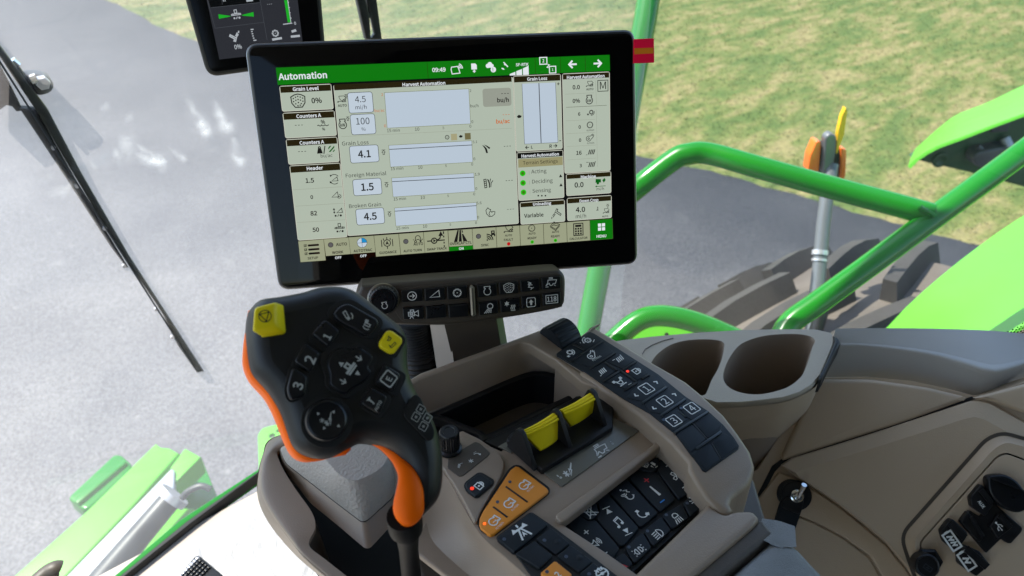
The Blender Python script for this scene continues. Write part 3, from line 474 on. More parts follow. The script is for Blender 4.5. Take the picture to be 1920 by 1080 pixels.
def bar(part, fr, p0, p1, w, h0, h1, m):       # a straight raised or printed bar
    a = Vector(fr.at(p0, h1)); b = Vector(fr.at(p1, h1)); d = (b - a).normalized(); o = Vector((-d.y, d.x)) * (w / 2)
    part.prism(fr, [tuple(a + o), tuple(a - o), tuple(b - o), tuple(b + o)], h0, h1, m, bev=min(abs(h1 - h0), w) * .3, st=2)
def dot(part, fr, p, r, h0, h1, m): part.prism(fr, circ(fr.at(p, h1), r, 16), h0, h1, m)
# ================================================================ outdoors
edge_px = [(-260, -150), (-60, -80), (90, -34), (200, 0), (290, 45), (380, 82), (520, 118), (700, 166), (900, 214), (1060, 256), (1200, 293), (1330, 321), (1460, 356), (1600, 396), (1720, 430), (1840, 462), (1960, 500), (2200, 570)]
gfr = flat(3.25 - .004)
EDGE = [gfr.at(p) for p in edge_px]
EDGE = [(a + .015 * math.sin(i * 2.1) + .012 * math.sin(i * 5.3), b) for i, (a, b) in enumerate(crv(EDGE, 5, False))]
g = Part("lawn"); g.add([(-400, -400, 0), (400, -400, 0), (400, 400, 0), (-400, 400, 0)], [[0, 1, 2, 3]], "lawn"); g.done(kind="structure")
a = Part("driveway"); DRV = EDGE + [(12, -20), (-60, -20), (-60, 40)]
a.poly(gfr, DRV, 0, "asphalt"); a.done(kind="structure")
def grass():
    N = 190000; E = np.array(EDGE)
    x = RNG.uniform(2.0, 15.5, N); y = RNG.uniform(.2, 17.5, N)
    d = np.stack([x, y, np.full(N, -3.25)], 1); f = d @ np.array(CF); u = d @ np.array(CR) / f * FPX + 960; v = 540 - d @ np.array(CU) / f * FPX
    pe = np.array(crv(edge_px, 4, False)); ve = np.interp(u, pe[:, 0], pe[:, 1]); jit = RNG.normal(0, 1.5, N) + 2 * np.sin(u * .07) + 2 * np.sin(u * .19)
    ok = (f > 0) & (u > -150) & (u < 2100) & (v > -110) & (v < ve + jit); x, y = x[ok], y[ok]; n = len(x)
    h = RNG.uniform(.006, .020, n); w = RNG.uniform(.004, .010, n); t = RNG.uniform(0, 6.28, n); lx = RNG.normal(0, .03, n); ly = RNG.normal(0, .03, n)
    V = np.zeros((n, 3, 3)); V[:, 0] = np.stack([x - w * np.cos(t), y - w * np.sin(t), np.zeros(n)], 1); V[:, 1] = np.stack([x + w * np.cos(t), y + w * np.sin(t), np.zeros(n)], 1)
    V[:, 2] = np.stack([x + lx, y + ly, h], 1)
    me = bpy.data.meshes.new("grass"); me.from_pydata(V.reshape(-1, 3).tolist(), [], np.arange(3 * n).reshape(-1, 3).tolist()); me.materials.append(MATS["blade"])
    o = bpy.data.objects.new("grass", me); SC.collection.objects.link(o); o["kind"] = "stuff"; o["label"] = "short half dry lawn grass beside the driveway"; o["category"] = "grass"
grass()

def upfr(p, t, n=None): return Fr(U(p, t), CR, n or -CH)

# ---- front tyre
def tyre():
    R = Root("tractor_tyre", "large black lugged tyre beside the driveway, below the green rails", "tyre", (1.9, .4, 0)); c = Vector((1.90, .53, 1.03)); r0 = .90
    prof = [(-.43, .55), (-.44, .74), (-.41, .86), (-.34, .895), (0, .91), (.34, .895), (.41, .86), (.44, .74), (.43, .55)]
    p = Part("carcass", R, angle=50); n = 72
    p.rings([[c + Vector((x, r * math.cos(a), r * math.sin(a))) for a in [2 * math.pi * k / n for k in range(n)]] for x, r in prof], "tyre"); p.done()
    p = Part("tread", R)
    for sd in (-1, 1):
        for k in range(30):
            a0 = 2 * math.pi * (k + (.5 if sd > 0 else 0)) / 30; R_ = []
            for i in range(5):
                u = i / 4; x = sd * (.02 + u * .41); a = a0 - u * .10; base = .90 - .05 * u ** 3; top = base + .075 - .005 * u ** 2; w = .026 + .006 * u
                R_.append([c + Vector((x, r * math.cos(a + da), r * math.sin(a + da))) for r, da in ((base - .03, -w * 1.25), (top, -w * .78), (top, w * .78), (base - .03, w * 1.25))])
            p.rings(R_, "lug_rubber", True, True, True)
    p.done()
    p = Part("wheel_rim", R); fr = Fr(c + Vector((.1, 0, 0)), (0, 1, 0), (-1, 0, 0)); p.lathe(fr, (0, 0), [(.56, -.2), (.56, .3), (.5, .3), (.42, .12), (.1, .1)], "yellow"); p.done()
tyre()

# ---- green guard rails and post outside the glass
R = Root("guard_rail", "bent green tube handrail forking in front of the tyre", "rail", U((1470, 640), 1.45) - CZ * .6)
p = Part("top_tube", R); pts = [U(q, t) for q, t in (((1136, 436), 1.74), ((1160, 385), 1.60), ((1195, 352), 1.55), ((1262, 300), 1.54), ((1290, 289), 1.535), ((1330, 288), 1.53), ((1420, 313), 1.5), ((1560, 352), 1.48), ((1680, 384), 1.46), ((1745, 402), 1.45))]
p.tube(crv(pts, 5, False), .0215, "green_paint", 18); p.done()
p = Part("diagonal_tube", R); pts = [U(q, t) for q, t in (((1440, 760), 1.42), ((1458, 660), 1.43), ((1480, 608), 1.44), ((1530, 570), 1.44), ((1640, 490), 1.445), ((1752, 407), 1.45), ((1860, 328), 1.46), ((1990, 232), 1.47), ((2200, 80), 1.49), ((2460, -110), 1.52))]
p.tube(crv(pts, 5, False), .0215, "green_paint", 18); p.done()
p = Part("weld_bead", R)
for k in range(9): p.tube([U((1724 + 3.2 * k, 388 + 1.8 * k + (k % 2)), 1.425), U((1727 + 3.2 * k, 391 + 1.8 * k), 1.425)], .005, "green_paint", 8)
p.done()
p = Part("corner_post"); p.loc = U((1100, 700), 1.75)
p.tube([U(q, 1.75) for q in ((1226, -70), (1211, 30), (1186, 160), (1130, 470), (1104, 612), (1085, 720))], .0255, "green_paint", 18)
p.done("upright green steel tube passing behind the large touchscreen", "post")
R = Root("step_rail", "low curved green tube over a pale green plate beyond the cup holders", "rail", U((1230, 640), 1.6))
p = Part("tube", R); p.tube(crv([U(q, 1.55) for q in ((1100, 690), (1150, 640), (1195, 603), (1235, 592), (1290, 600), (1350, 622), (1420, 655))], 5, False), .021, "green_paint", 16); p.done()
p = Part("plate", R); p.slab(upfr((1240, 620), 1.62, (-CH + CZ * .9)), [(1120, 690), (1135, 640), (1185, 594), (1215, 590), (1300, 603), (1420, 640), (1420, 700)], -.008, 0, "green_body", .003)
dot(p, upfr((1240, 620), 1.62, (-CH + CZ * .9)), (1250, 627), .004, 0, .002, "black_plastic"); p.done()

# ---- turn signal on its arm
R = Root("signal_lamp", "orange sided turn signal with yellow blade on a grey arm", "lamp", U((1520, 640), 2.1)); f = upfr((1560, 320), 2.12, -CH + CR * .25)
zX = Zm(1480, 180, 2.35)
p = Part("arm", R); p.tube([U(zX(*q), 2.1) for q in ((188, 300), (168, 420), (150, 560), (132, 760), (118, 900), (96, 1090))], [.017, .0175, .018, .018, .019, .019], "arm_grey", 16)
p.tube([U(zX(137, 680), 2.1), U(zX(135, 700), 2.1)], .0215, "bare_metal", 16); p.tube([U(zX(134, 718), 2.1), U(zX(133, 728), 2.1)], .0205, "bare_metal", 16); p.done()
p = Part("hose", R); p.tube([U(zX(*q), 2.08) for q in ((150, 880), (140, 960), (110, 1060))], .018, "black_plastic", 12); p.done()
p = Part("lamp_body", R); p.slab(f, zz(zX, 130, 205, 240, 238, 238, 365, 190, 372, 130, 340), -.03, -.004, "black_plastic", .008, .012); p.done()
for q in (zz(zX, 122, 198, 143, 203, 132, 335, 82, 332, 94, 262), zz(zX, 230, 228, 254, 236, 250, 350, 240, 374, 226, 372)):
    p = Part("lens", R); p.slab(f, q, -.022, .004, "amber_lens", .004, .006); p.done()
p = Part("bracket", R); p.slab(f, zz(zX, 162, 182, 186, 164, 212, 178, 206, 250, 188, 348, 150, 346), -.004, .016, "arm_grey", .006, .008); p.done()
p = Part("blade", R); p.slab(f, zz(zX, 249, 52, 256, 70, 242, 170, 210, 256, 207, 250, 216, 160, 232, 90), .0, .012, "yellow_board", .001); p.done()

# ---- body panels of the machine
p = Part("side_fender", loc=U((1800, 640), 1.6), angle=60)
p.sheet([[U(q, 1.95) for q in ((1600, 668), (1655, 622), (1705, 570), (1765, 517), (1835, 462), (1920, 404), (2040, 340), (2250, 250), (2520, 160))], [U(q, 1.8) for q in ((1620, 700), (1700, 640), (1760, 590), (1830, 540), (1900, 490), (1985, 440), (2080, 400), (2300, 330), (2560, 260))],
         [U(q, 1.55) for q in ((1640, 760), (1740, 700), (1830, 660), (1920, 610), (2000, 570), (2080, 540), (2160, 500), (2380, 440), (2620, 400))]], "green_body", 24, .006)
p.done("glossy bright green curved body panel at the right below the rail", "body panel")
R = Root("service_hood", "raised bright green hood, dark machinery under it", "hood", U((1850, 330), 3.0))
p = Part("hood_shell", R, angle=60)
p.sheet([[U(y8(*q), 3.5) for q in ((300, 520), (390, 440), (480, 360), (620, 258), (850, 168), (1120, 38), (1400, -80), (2200, -300))],
         [U(y8(*q), 3.2) for q in ((270, 590), (350, 520), (470, 440), (640, 345), (880, 250), (1120, 150), (1400, 40), (2200, -180))], [U(y8(*q), 3.0) for q in ((250, 648), (310, 588), (450, 503), (640, 432), (900, 332), (1120, 250), (1400, 140), (2200, -80))]], "green_body", 24, .012); p.done()
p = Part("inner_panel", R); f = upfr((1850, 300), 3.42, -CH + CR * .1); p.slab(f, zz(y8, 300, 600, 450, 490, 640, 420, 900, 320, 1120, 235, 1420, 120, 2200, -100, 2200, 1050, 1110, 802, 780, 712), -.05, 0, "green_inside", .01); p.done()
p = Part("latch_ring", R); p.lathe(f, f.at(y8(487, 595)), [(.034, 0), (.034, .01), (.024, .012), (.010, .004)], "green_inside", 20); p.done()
p = Part("gearbox", R); p.slab(f, zz(y8, 730, 590, 780, 540, 980, 500, 1120, 560, 1080, 640, 900, 680, 760, 650), 0, .06, "dark_steel", .012, .02); p.slab(f, zz(y8, 860, 340, 1040, 290, 1000, 390, 880, 400), 0, .04, "dark_steel", .008)
p.tube([f.P(f.at(y8(955, 420)), .02), f.P(f.at(y8(965, 480)), .05)], .02, "grey_steel", 10); p.tube([f.P(f.at(y8(740, 470)), .03), f.P(f.at(y8(830, 560)), .05), f.P(f.at(y8(960, 620)), .05)], .012, "dark_steel", 10); p.done()

# ---- machine front seen through the windscreen, bottom left
f = flat(1.95); fl = flat(2.02)
R = Root("feeder_house", "pale green beams with a grey cover, low at the left outside the windscreen", "machine part", U((180, 1000), 2.2) - CZ * .4)
p = Part("main_beam", R); p.slab(f, zz(zS, 40, 1120, 530, 682, 985, 238, 1015, 262, 1072, 268, 1135, 302, 840, 640, 380, 1120), -.12, 0, "green_body", .008); p.done()
p = Part("flange", R); p.slab(fl, zz(zS, 430, 585, 455, 556, 722, 308, 765, 310, 850, 385, 545, 672), -.05, -.0, "green_paint", .008, .03); bar(p, fl, zS(480, 610), zS(790, 350), .018, 0, .014, "green_paint"); p.done()
p = Part("end_plate", R); p.slab(f, zz(zS, 1078, 392, 1170, 270, 1272, 326, 1106, 492), -.06, .012, "green_body", .005); p.done()
p = Part("side_plate", R); p.slab(flat(2.1), zz(zS, 1098, 480, 1270, 318, 1375, 575, 1260, 660, 1120, 640), -.1, 0, "green_paint", .004); p.done()
p = Part("cover", R); p.slab(f, zz(zS, 1084, 396, 1106, 410, 1100, 562, 1046, 606, 780, 900, 620, 1120, 380, 1120, 800, 690), 0, .022, "grey_steel", .006, .01); p.done()
p = Part("shaft", R); p.tube([U(zS(1085, 590), 2.02), U(zS(880, 830), 1.96), U(zS(600, 1170), 1.86)], [.028, .030, .034], "dark_steel", 16)
p.tube([U(zS(1075, 600), 2.015), U(zS(1110, 560), 2.02)], .04, "bare_metal", 16); p.done()
p = Part("hose", R); p.tube(crv([U(zS(*q), 2.0) for q in ((1150, 590), (1190, 545), (1270, 510), (1330, 530))], 5, False), .008, "dark_steel", 10); p.done()
p = Part("guard", R); p.slab(flat(2.05), zz(zS, 1120, 640, 1230, 650, 1180, 720, 900, 960, 760, 1120, 690, 1120), -.03, 0, "green_body", .01); p.done()
p = Part("mount_bracket", loc=U((510, 850), 1.9) - CZ * .3); f = flat(1.9)
uv = rnd([f.at(q, 0) for q in zz(zS, 1640, 420, 1632, 190, 1660, 145, 1790, 112, 1900, 260, 1750, 420)], .012); ho = [circ(f.at(zS(*q)), r_, 14) for q, r_ in (((1722, 192), .011), ((1718, 232), .007), ((1762, 160), .008))]
p.holed(f, uv, ho, -.015, 0, "green_body"); p.done("pale green bracket with round holes behind the left armrest pod", "bracket")

# ================================================================ the cab
f = flat(1.15)
p = Part("cab_floor"); p.slab(f, [], 0, 0, "floor_film") if 0 else p.prism(f, [(-1.05, -.95), (1.12, -.95), (1.12, .55), (.62, 1.035), (-.1, 1.035), (-1.05, .98)], -.05, 0, "cream", .004)
p.done(kind="structure")
R = Root("protective_film", "wrinkled clear white film spread over the cab floor beside the armrest pod", "film", EYE + Vector((.1, .75, -1.146))); p = Part("film_sheet", R)
fl_ = crv([flat(1.146).at(q) for q in zz(z8, -500, 1500, 300, 860, 620, 640, 840, 500, 900, 440, 1000, 420, 1250, 700, 1700, 1400, 700, 1900)], 4)
p.prism(flat(1.146), fl_, -.003, 0, "floor_film", .001); p.done()
f = flat(1.138)
p = Part("windscreen_seal", loc=(0, 1.04, 2.1)); A_ = [f.at(q) for q in zz(zS, 700, 1180, 830, 1078, 1240, 760, 1632, 446, 1760, 350)]; A_.append((.62, 1.040)); B_ = [f.at(q) for q in zz(zS, 640, 1180, 765, 1080, 1180, 740, 1628, 428, 1740, 340)] + [(.63, 1.058)]
A_ = [tuple(Vector(b_).lerp(Vector(a_), .5)) for a_, b_ in zip(A_, B_)]; p.prism(f, A_ + B_[::-1], -.02, .002, "seal", .0015); p.done("black rubber strip along the front edge of the white floor", "seal")
B_ = B_; p = Part("front_sill", loc=(0, 1.06, 2.1)); C_ = [f.at(q) for q in zz(zS, 585, 1180, 715, 1074, 1128, 722, 1634, 394, 1740, 300)] + [(.64, 1.075)]
p.prism(f, B_ + C_[::-1], -.03, -.002, "green_paint", .004); p.done("narrow green sill outside the black floor seal", "sill")

plan = [(-1.12, -.6), (-1.12, .3), (-1.0, .9), (-.6, 1.09), (-.2, 1.135), (.2, 1.13), (.5, 1.07), (.78, .92), (.905, .795)]
plan_s = [(.905, .795), (1.02, .62), (1.12, .3), (1.14, -.1), (1.14, -.9)]
R = Root("windscreen", "wraparound cab glass with dried splashes behind both screens", "window", (0, 1.13, 2.1))
for pl, gm in ((plan, "cab_glass"), (plan_s, "side_glass")):
    p = Part("pane", R, angle=80); c_ = crv(pl, 6, False)
    p.rings([[Vector((x, y, EYE.z - 1.32)) for x, y in c_], [Vector((x, y, EYE.z - .3)) for x, y in c_], [Vector((x, y - .03, EYE.z + .5)) for x, y in c_]], gm, closed=False); p.done()
def smear():
    f = Fr(Vector((0, 1.122, EYE.z - .4)), (1, 0, 0), (0, -1, 0)); blobs = []
    def line(a, b, w, k):
        for i in range(9):
            t = i / 8; blobs.append((a[0] + (b[0] - a[0]) * t, a[1] + (b[1] - a[1]) * t, w * (.6 + .8 * t), k * (.35 + .65 * t)))
    for (a, b, w, k) in (((75, 338), (240, 287), 7, .28), ((90, 365), (130, 352), 8, .2), ((226, 300), (240, 264), 6, .4), ((240, 287), (304, 304), 6, .62), ((254, 270), (300, 303), 4, .5), ((352, 188), (388, 246), 5, .5), ((362, 200), (378, 232), 4, .6), ((404, 192), (412, 215), 4, .35), ((412, 215), (424, 236), 6, .5), ((438, 262), (446, 300), 5, .5), ((310, 275), (345, 297), 3, .3), ((188, 205), (200, 200), 3, .2), ((236, 228), (243, 218), 3, .2)): line(a, b, w, k)
    x0, y0, x1, y1 = 40, 160, 480, 400; nx, ny = 110, 60; vs, fs, am = [], [], []
    for j in range(ny + 1):
        for i in range(nx + 1):
            q = (x0 + (x1 - x0) * i / nx, y0 + (y1 - y0) * j / ny); vs.append(f.P(f.at(q))); s = 0
            for bx, by, w, k in blobs: s = max(s, k * math.exp(-((q[0] - bx) ** 2 + (q[1] - by) ** 2) / (2 * w * w)))
            am.append(s)
    for j in range(ny):
        for i in range(nx):
            a = j * (nx + 1) + i; fs.append([a, a + 1, a + nx + 2, a + nx + 1])
    fs = [q for q in fs if max(am[k] for k in q) > .012]
    p = Part("dried_splash", R); p.add(vs, fs, "glass_smear"); p.done(normals=False); me = p.o.data
    c = me.color_attributes.new("amount", 'FLOAT_COLOR', 'POINT')
    for i, s in enumerate(am): c.data[i].color = (s, s, s, 1)
smear()
# frit dots printed along the lower edge of the side pane
p = Part("frit_dots", R); f = upfr((1900, 610), 1.0, -CH)
for i in range(11):
    for j in range(7):
        q = (1868 + 6.2 * i + (3 if j % 2 else 0), 627 - 4.4 * j + i * 0 - max(0, i - 6) * 1.5)
        if q[1] > 632 - i * 3.4: p.poly(f, circ(f.at(q), .0016 - .00015 * j, 10), 0, "seal")
p.done()

# ---- wipers
f = Fr(Vector((.17, 1.1395, EYE.z)), (1, -.08, 0), (-.08, -1, 0))
R = Root("windscreen_wiper", "long black wiper slanting across the left of the windscreen", "wiper", f.P(f.at((0, 160))))
p = Part("blade", R); p.slab(f, zz(zY, -40, -16, 0, 42, 150, 242, 250, 432, 400, 692, 626, 1042, 604, 1046, 545, 962, 500, 868, 470, 822, 380, 690, 300, 560, 205, 402, 110, 240, -40, 20), -.006, .006, "wiper_black", .002); p.done()
p = Part("backing_bar", R); p.slab(f, zz(zY, 60, 235, 110, 240, 205, 405, 300, 570, 395, 725, 385, 720, 340, 660, 190, 430), -.01, .004, "seal", .002)
p.done()
for q in zz(zY, 237, 474, 165, 357, 322, 604, 382, 720, 480, 852, 530, 938): p = Part("rivet", R); dot(p, f, q, .0028, .004, .009, "bare_metal"); p.done()
p = Part("rib", R); bar(p, f, zY(-40, 30), zY(600, 1035), .0022, .006, .010, "rubber_edge"); bar(p, f, zY(-20, 25), zY(616, 1040), .002, .006, .009, "grey_steel") if 0 else None; p.done()
p = Part("pivot", R); p.slab(f, zz(y7, 370, 330, 420, 318, 600, 318, 700, 350, 775, 430, 785, 500, 740, 570, 650, 605, 560, 622, 500, 560), -.03, -.008, "dark_steel", .004, .01)
p.slab(f, zz(y7, 285, 200, 605, 722, 560, 745, 235, 250), -.03, .004, "black_plastic", .003); p.slab(f, zz(y7, -90, 60, 10, 180, 330, 815, 300, 848, 240, 850, 180, 780, 100, 762, 0, 832, -120, 880), -.03, .0, "black_plastic", .004); p.done()
p = Part("bolt", R); p.prism(f, [(f.at(y7(622, 432))[0] + .0085 * math.cos(k * math.pi / 3), f.at(y7(622, 432))[1] + .0085 * math.sin(k * math.pi / 3)) for k in range(6)], -.008, .004, "bare_metal", .001)
p.tube([f.P(f.at(y7(440, 385)), .0), f.P(f.at(y7(530, 350)), .0)], .006, "chrome", 10); p.tube([f.P(f.at(y7(180, 140)), -.01), f.P(f.at(y7(270, 215)), -.01)], .006, "chrome", 10); p.done()
f = Fr(Vector((0.45, 1.02, EYE.z)), (1, -.2, 0), (-.2, -1, 0))
R = Root("slotted_arm", "short dark slotted arm above the touchscreen's top edge", "bracket", f.P(f.at((690, 100))))
p = Part("arm", R); p.slab(f, zz(zW, 1555, -120, 1590, 0, 1668, 350, 1715, 350, 1700, 130, 1640, -120), -.006, .004, "wiper_black", .002); p.slab(f, zz(zW, 1660, -120, 1700, 130, 1715, 160, 1745, 300, 1715, 350, 1812, 350, 1765, 0, 1740, -120), -.006, .002, "wiper_black", .002)
bar(p, f, zW(1690, 120), zW(1712, 160), .010, -.004, .003, "wiper_black"); p.done()

# ---- roof and rear of the cab: the shade the operator sits in
R = Root("cab_roof", "cab roof and rear wall shading the controls", "cab", (0, -.9, EYE.z + .5))
p = Part("roof_panel", R); p.prism(flat(-.62), rnd([(-1.2, -1.0), (1.2, -1.0), (1.2, .5), (.9, 1.12), (.4, 1.26), (-.4, 1.26), (-.9, 1.12), (-1.2, .5)], .1), -.12, 0, "cab_liner", .01); p.done()
p = Part("rear_wall", R); p.prism(flat(1.15), [(-1.1, -.97), (1.1, -.97), (1.1, -.9), (-1.1, -.9)], 0, 1.65, "rear_wall_dark"); p.done()  # unseen wall, added full height and near-black to darken screen reflections
for x in (-1.13, 1.10):
    p = Part("pillar", R); p.prism(flat(1.15), [(x, -.9), (x + .05, -.9), (x + .05, -.72), (x, -.72)], 0, 1.65, "cab_liner", .005); p.done()

# ---- pedal and grab handle low at the left
f = flat(1.09); R = Root("foot_pedal", "black studded foot pedal on the white floor", "pedal", EYE + Vector((.05, .8, -1.15)))
p = Part("pedal_pad", R); q = zz(z8, 120, 1130, 318, 894, 345, 882, 372, 892, 700, 1165, 500, 1300); p.slab(f, q, -.022, 0, "black_plastic", .004, .006)
p.done(); p = Part("pedal_post", R); a_ = f.at((360, 1075)); p.tube([f.P(a_, -.02), f.P((a_[0] - .03, a_[1] - .06), -.06)], .02, "black_plastic"); p.done()
p = Part("stud", R); o_ = Vector(f.at(z8(345, 900))); e1 = (Vector(f.at(z8(120, 1130))) - o_) / 8.6; e2 = (Vector(f.at(z8(640, 1125))) - o_) / 11
for i in range(1, 10):
    for j in range(0, 5): p.lathe(f, tuple(o_ + e1 * (i - .5) + e2 * (j + .55)), [(.0032, 0), (.0031, .0016), (.0022, .0032), (.0006, .0036)], "key_gloss" if j else "bare_metal", 8)
p.done()
p = Part("grab_handle", loc=U((80, 1100), .95)); p.tube(crv([U(q, t) for q, t in (((112, 1068), .95), ((104, 1068), .948), ((84, 1080), .945), ((50, 1115), .93), ((10, 1180), .9))], 4, False), [.003] + [.0105] * 16, "taupe_dark", 16)
p.done("dark rounded handle end low at the left edge", "handle")
# ================================================================ right-hand side trim and cup holders
R = Root("side_trim", "taupe moulded wall trim under the grey window sill on the right", "trim panel", EYE + Vector((.75, .1, -1.15)))
W = Fr(U((1620, 760), .93), CR, -CH * .75 + CZ * .66 - CR * .12)
def wpx(*c): return zz(zQ, *c)
p = Part("wall_panel", R); p.slab(W, wpx(-300, 820, -60, 720, 90, 640, 200, 470, 342, 262, 560, 258, 720, 273, 850, 300, 985, 334, 1035, 336, 1100, 312, 1200, 277, 1500, 180, 2600, -100, 2600, 1900, -300, 1900), -.03, 0, "taupe_wall"); p.done()
p = Part("upper_panel", R); p.slab(W, wpx(340, 268, 560, 268, 800, 302, 975, 345, 700, 445, 330, 562, 195, 606, 190, 590), 0, .007, "taupe_wall", .005, .01); p.done()
p = Part("window_sill", R, angle=50)
edge_b = [(1380 + x / 2.204, 590 + y / 2.204) for x, y in ((352, 264), (400, 264), (560, 268), (720, 283), (850, 310), (985, 344), (1035, 345), (1100, 320), (1200, 285), (1350, 240), (2300, -20))]
edge_m = [(1380 + x / 2.204, 590 + y / 2.204) for x, y in ((395, 130), (440, 130), (520, 130), (690, 148), (830, 172), (950, 205), (1050, 235), (1120, 225), (1220, 195), (1350, 160), (2300, 20))]
edge_t = [(1380 + x / 2.204, 590 + y / 2.204) for x, y in ((412, 58), (450, 57), (520, 56), (690, 56), (830, 58), (960, 62), (1050, 66), (1120, 72), (1220, 80), (1350, 92), (2300, 140))]
fb, fm, ft = flat(.66), flat(.615), flat(.60)
eb_, em_, et_ = [fb.P(fb.at(q)) for q in edge_b], [fm.P(fm.at(q)) for q in edge_m], [ft.P(ft.at(q)) for q in edge_t]
p.sheet([eb_, [a_.lerp(b_, .85) for a_, b_ in zip(eb_, em_)]], "sill_grey", 40); p.sheet([[a_.lerp(b_, .85) for a_, b_ in zip(eb_, em_)], [q + CZ * .0006 for q in em_], [a_.lerp(b_, .16) for a_, b_ in zip(em_, et_)]], "sill_grey", 40); p.sheet([[a_.lerp(b_, .16) for a_, b_ in zip(em_, et_)], et_], "sill_grey", 40)
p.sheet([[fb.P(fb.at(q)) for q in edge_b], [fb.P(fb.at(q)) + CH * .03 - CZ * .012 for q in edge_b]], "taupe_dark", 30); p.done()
p = Part("sill_endcap", R); p.slab(W, wpx(985, 345, 1035, 352, 1080, 365, 1190, 405, 1300, 440, 1300, 260, 1190, 290), .006, .012, "taupe_wall", .004); p.done()
p = Part("lower_panel", R)
O_ = wpx(185, 620, 230, 592, 420, 535, 600, 478, 800, 412, 955, 360, 1000, 352, 1045, 362, 1190, 445, 1330, 520, 1330, 1300, 900, 1300, 742, 1105, 700, 1040, 620, 945, 520, 860, 430, 790, 330, 720, 245, 668)
I_ = wpx(248, 655, 268, 642, 440, 590, 612, 537, 800, 478, 940, 432, 985, 422, 1025, 432, 1190, 522, 1310, 590, 1310, 1280, 915, 1280, 748, 1098, 706, 1034, 627, 941, 527, 857, 437, 788, 338, 720, 262, 672)
Io = [W.P(W.at(q, .016), .016) for q in I_]; Om = [W.P(tuple(Vector(W.at(q, .008)) * .93 + Vector(W.at(r_, .008)) * .07), .010) for q, r_ in zip(O_, I_)]
p.rings([[W.P(W.at(q), 0) for q in O_], [W.P(W.at(q, .006), .006) for q in O_], Om, Io], "taupe_wall"); p.poly(W, [W.at(q, .016) for q in I_], .016, "taupe_wall"); p.done()
p = Part("groove", R)
p.slab(W, wpx(150, 625, 190, 596, 330, 552, 700, 436, 975, 338, 990, 348, 700, 446, 330, 566, 196, 612, 160, 650, 40, 880, 20, 880), -.0005, .0012, "rubber_groove"); p.done()
p = Part("arc_panel", R); p.slab(W, wpx(85, 770, 178, 652, 240, 676, 328, 728, 428, 796, 518, 868, 618, 952, 696, 1046, 760, 1140, 640, 1140, 560, 1000, 440, 915, 330, 860, 262, 832, 130, 860, 60, 900), 0, .004, "taupe_wall", .002); p.done()
p = Part("arc_lid", R); p.slab(W, wpx(160, 775, 180, 778, 150, 850, 262, 838, 330, 866, 436, 921, 552, 1006, 632, 1146, 200, 1200, 100, 900), 0, .003, "taupe_wall", .002, .004); p.done()

# outlet recess with its sockets
p = Part("socket_frame", R)
A_ = rnd([W.at(q, .017) for q in wpx(690, 915, 1040, 520, 1105, 495, 1330, 560, 1330, 1300, 830, 1300, 720, 1010)], [.012, .016, .016, .001, .001, .01, .02])
B_ = rnd([W.at(q, .020) for q in wpx(712, 930, 1050, 545, 1105, 515, 1320, 575, 1320, 1290, 850, 1290, 745, 1010)], [.012, .016, .016, .001, .001, .01, .02])
C_ = rnd([W.at(q, .026) for q in wpx(748, 950, 1078, 582, 1118, 568, 1310, 640, 1310, 1280, 870, 1280, 790, 1015)], [.010, .012, .012, .001, .001, .01, .02])
p.rings([[W.P(q, .0155) for q in A_], [W.P(q, .020) for q in B_], [W.P(q, .026) for q in inset(ccw(B_), .002)] if area(B_) > 0 else [W.P(q, .026) for q in inset(B_[::-1], .002)][::-1], [W.P(q, .026) for q in C_]], "taupe_wall")
p.done()
p = Part("frame_dark_ring", R); p.rings([[W.P(q, .0164) for q in inset(ccw(A_), -.004)], [W.P(q, .0164) for q in ccw(A_)]], "taupe_dark"); p.done()  # flat dark ring laid around the socket frame
p = Part("socket_plate", R); p.poly(W, C_, .0205, "rubber_groove"); p.prism(W, inset(ccw(C_), .0018), .02, .0262, "taupe_wall", .001)
p.done()
H = .0262
f = Fr(W.P((0, 0), H), W.ex, W.n)
def socket(name, px, h, m="black_plastic", bev=.0015, r=.002):
    p = Part(name, R); p.slab(f, zz(zR, *px), 0, h, m, bev, r); return p
p = socket("round_cap", (830, 290, 850, 272, 900, 262, 980, 258, 1060, 300, 1130, 380, 1180, 480, 1160, 540, 1090, 572, 1020, 562, 940, 520, 850, 420, 832, 350), .012, "key_gloss", .003, .01)
bar(p, f, zR(850, 285), zR(1170, 410), .0012, .012, .0155, "black_plastic"); p.done()
p = socket("cover_plate", (770, 600, 860, 470, 1115, 690, 1110, 720, 1020, 820, 985, 815, 940, 780, 820, 898, 610, 650, 680, 545), .004); p.done()
p = socket("socket_cover", (688, 445, 770, 345, 790, 342, 880, 455, 880, 500, 812, 598, 700, 520), .0085); bar(p, f, zR(780, 385), zR(865, 490), .006, .0085, .0105, "black_plastic")
say(p, f, "AUX", zR(756, 470), zR(800, 528), "ink", .0087); p.done("hinged cover marked AUX")
p = socket("socket_cover", (845, 680, 920, 575, 935, 572, 1025, 665, 1030, 690, 912, 780), .0085); bar(p, f, zR(930, 590), zR(1015, 690), .006, .0085, .0105, "black_plastic"); put(p, f, "usb", zR(922, 680), (6.5, 8), "ink", .0087); p.done("hinged cover with the usb trident")
p = socket("socket_cover", (606, 640, 670, 555, 810, 750, 770, 808, 745, 800), .007); bar(p, f, zR(700, 600), zR(790, 770), .004, .007, .009, "black_plastic"); p.done("blank narrow cover")
p = socket("charger_cover", (452, 715, 525, 625, 550, 620, 670, 730, 660, 770, 580, 885, 480, 810), .009); bar(p, f, zR(535, 655), zR(650, 770), .008, .009, .0115, "black_plastic"); put(p, f, "battery2", zR(540, 795), (11, 15.5), "ink", .0092, .2); p.done("charger cover with a double spark")
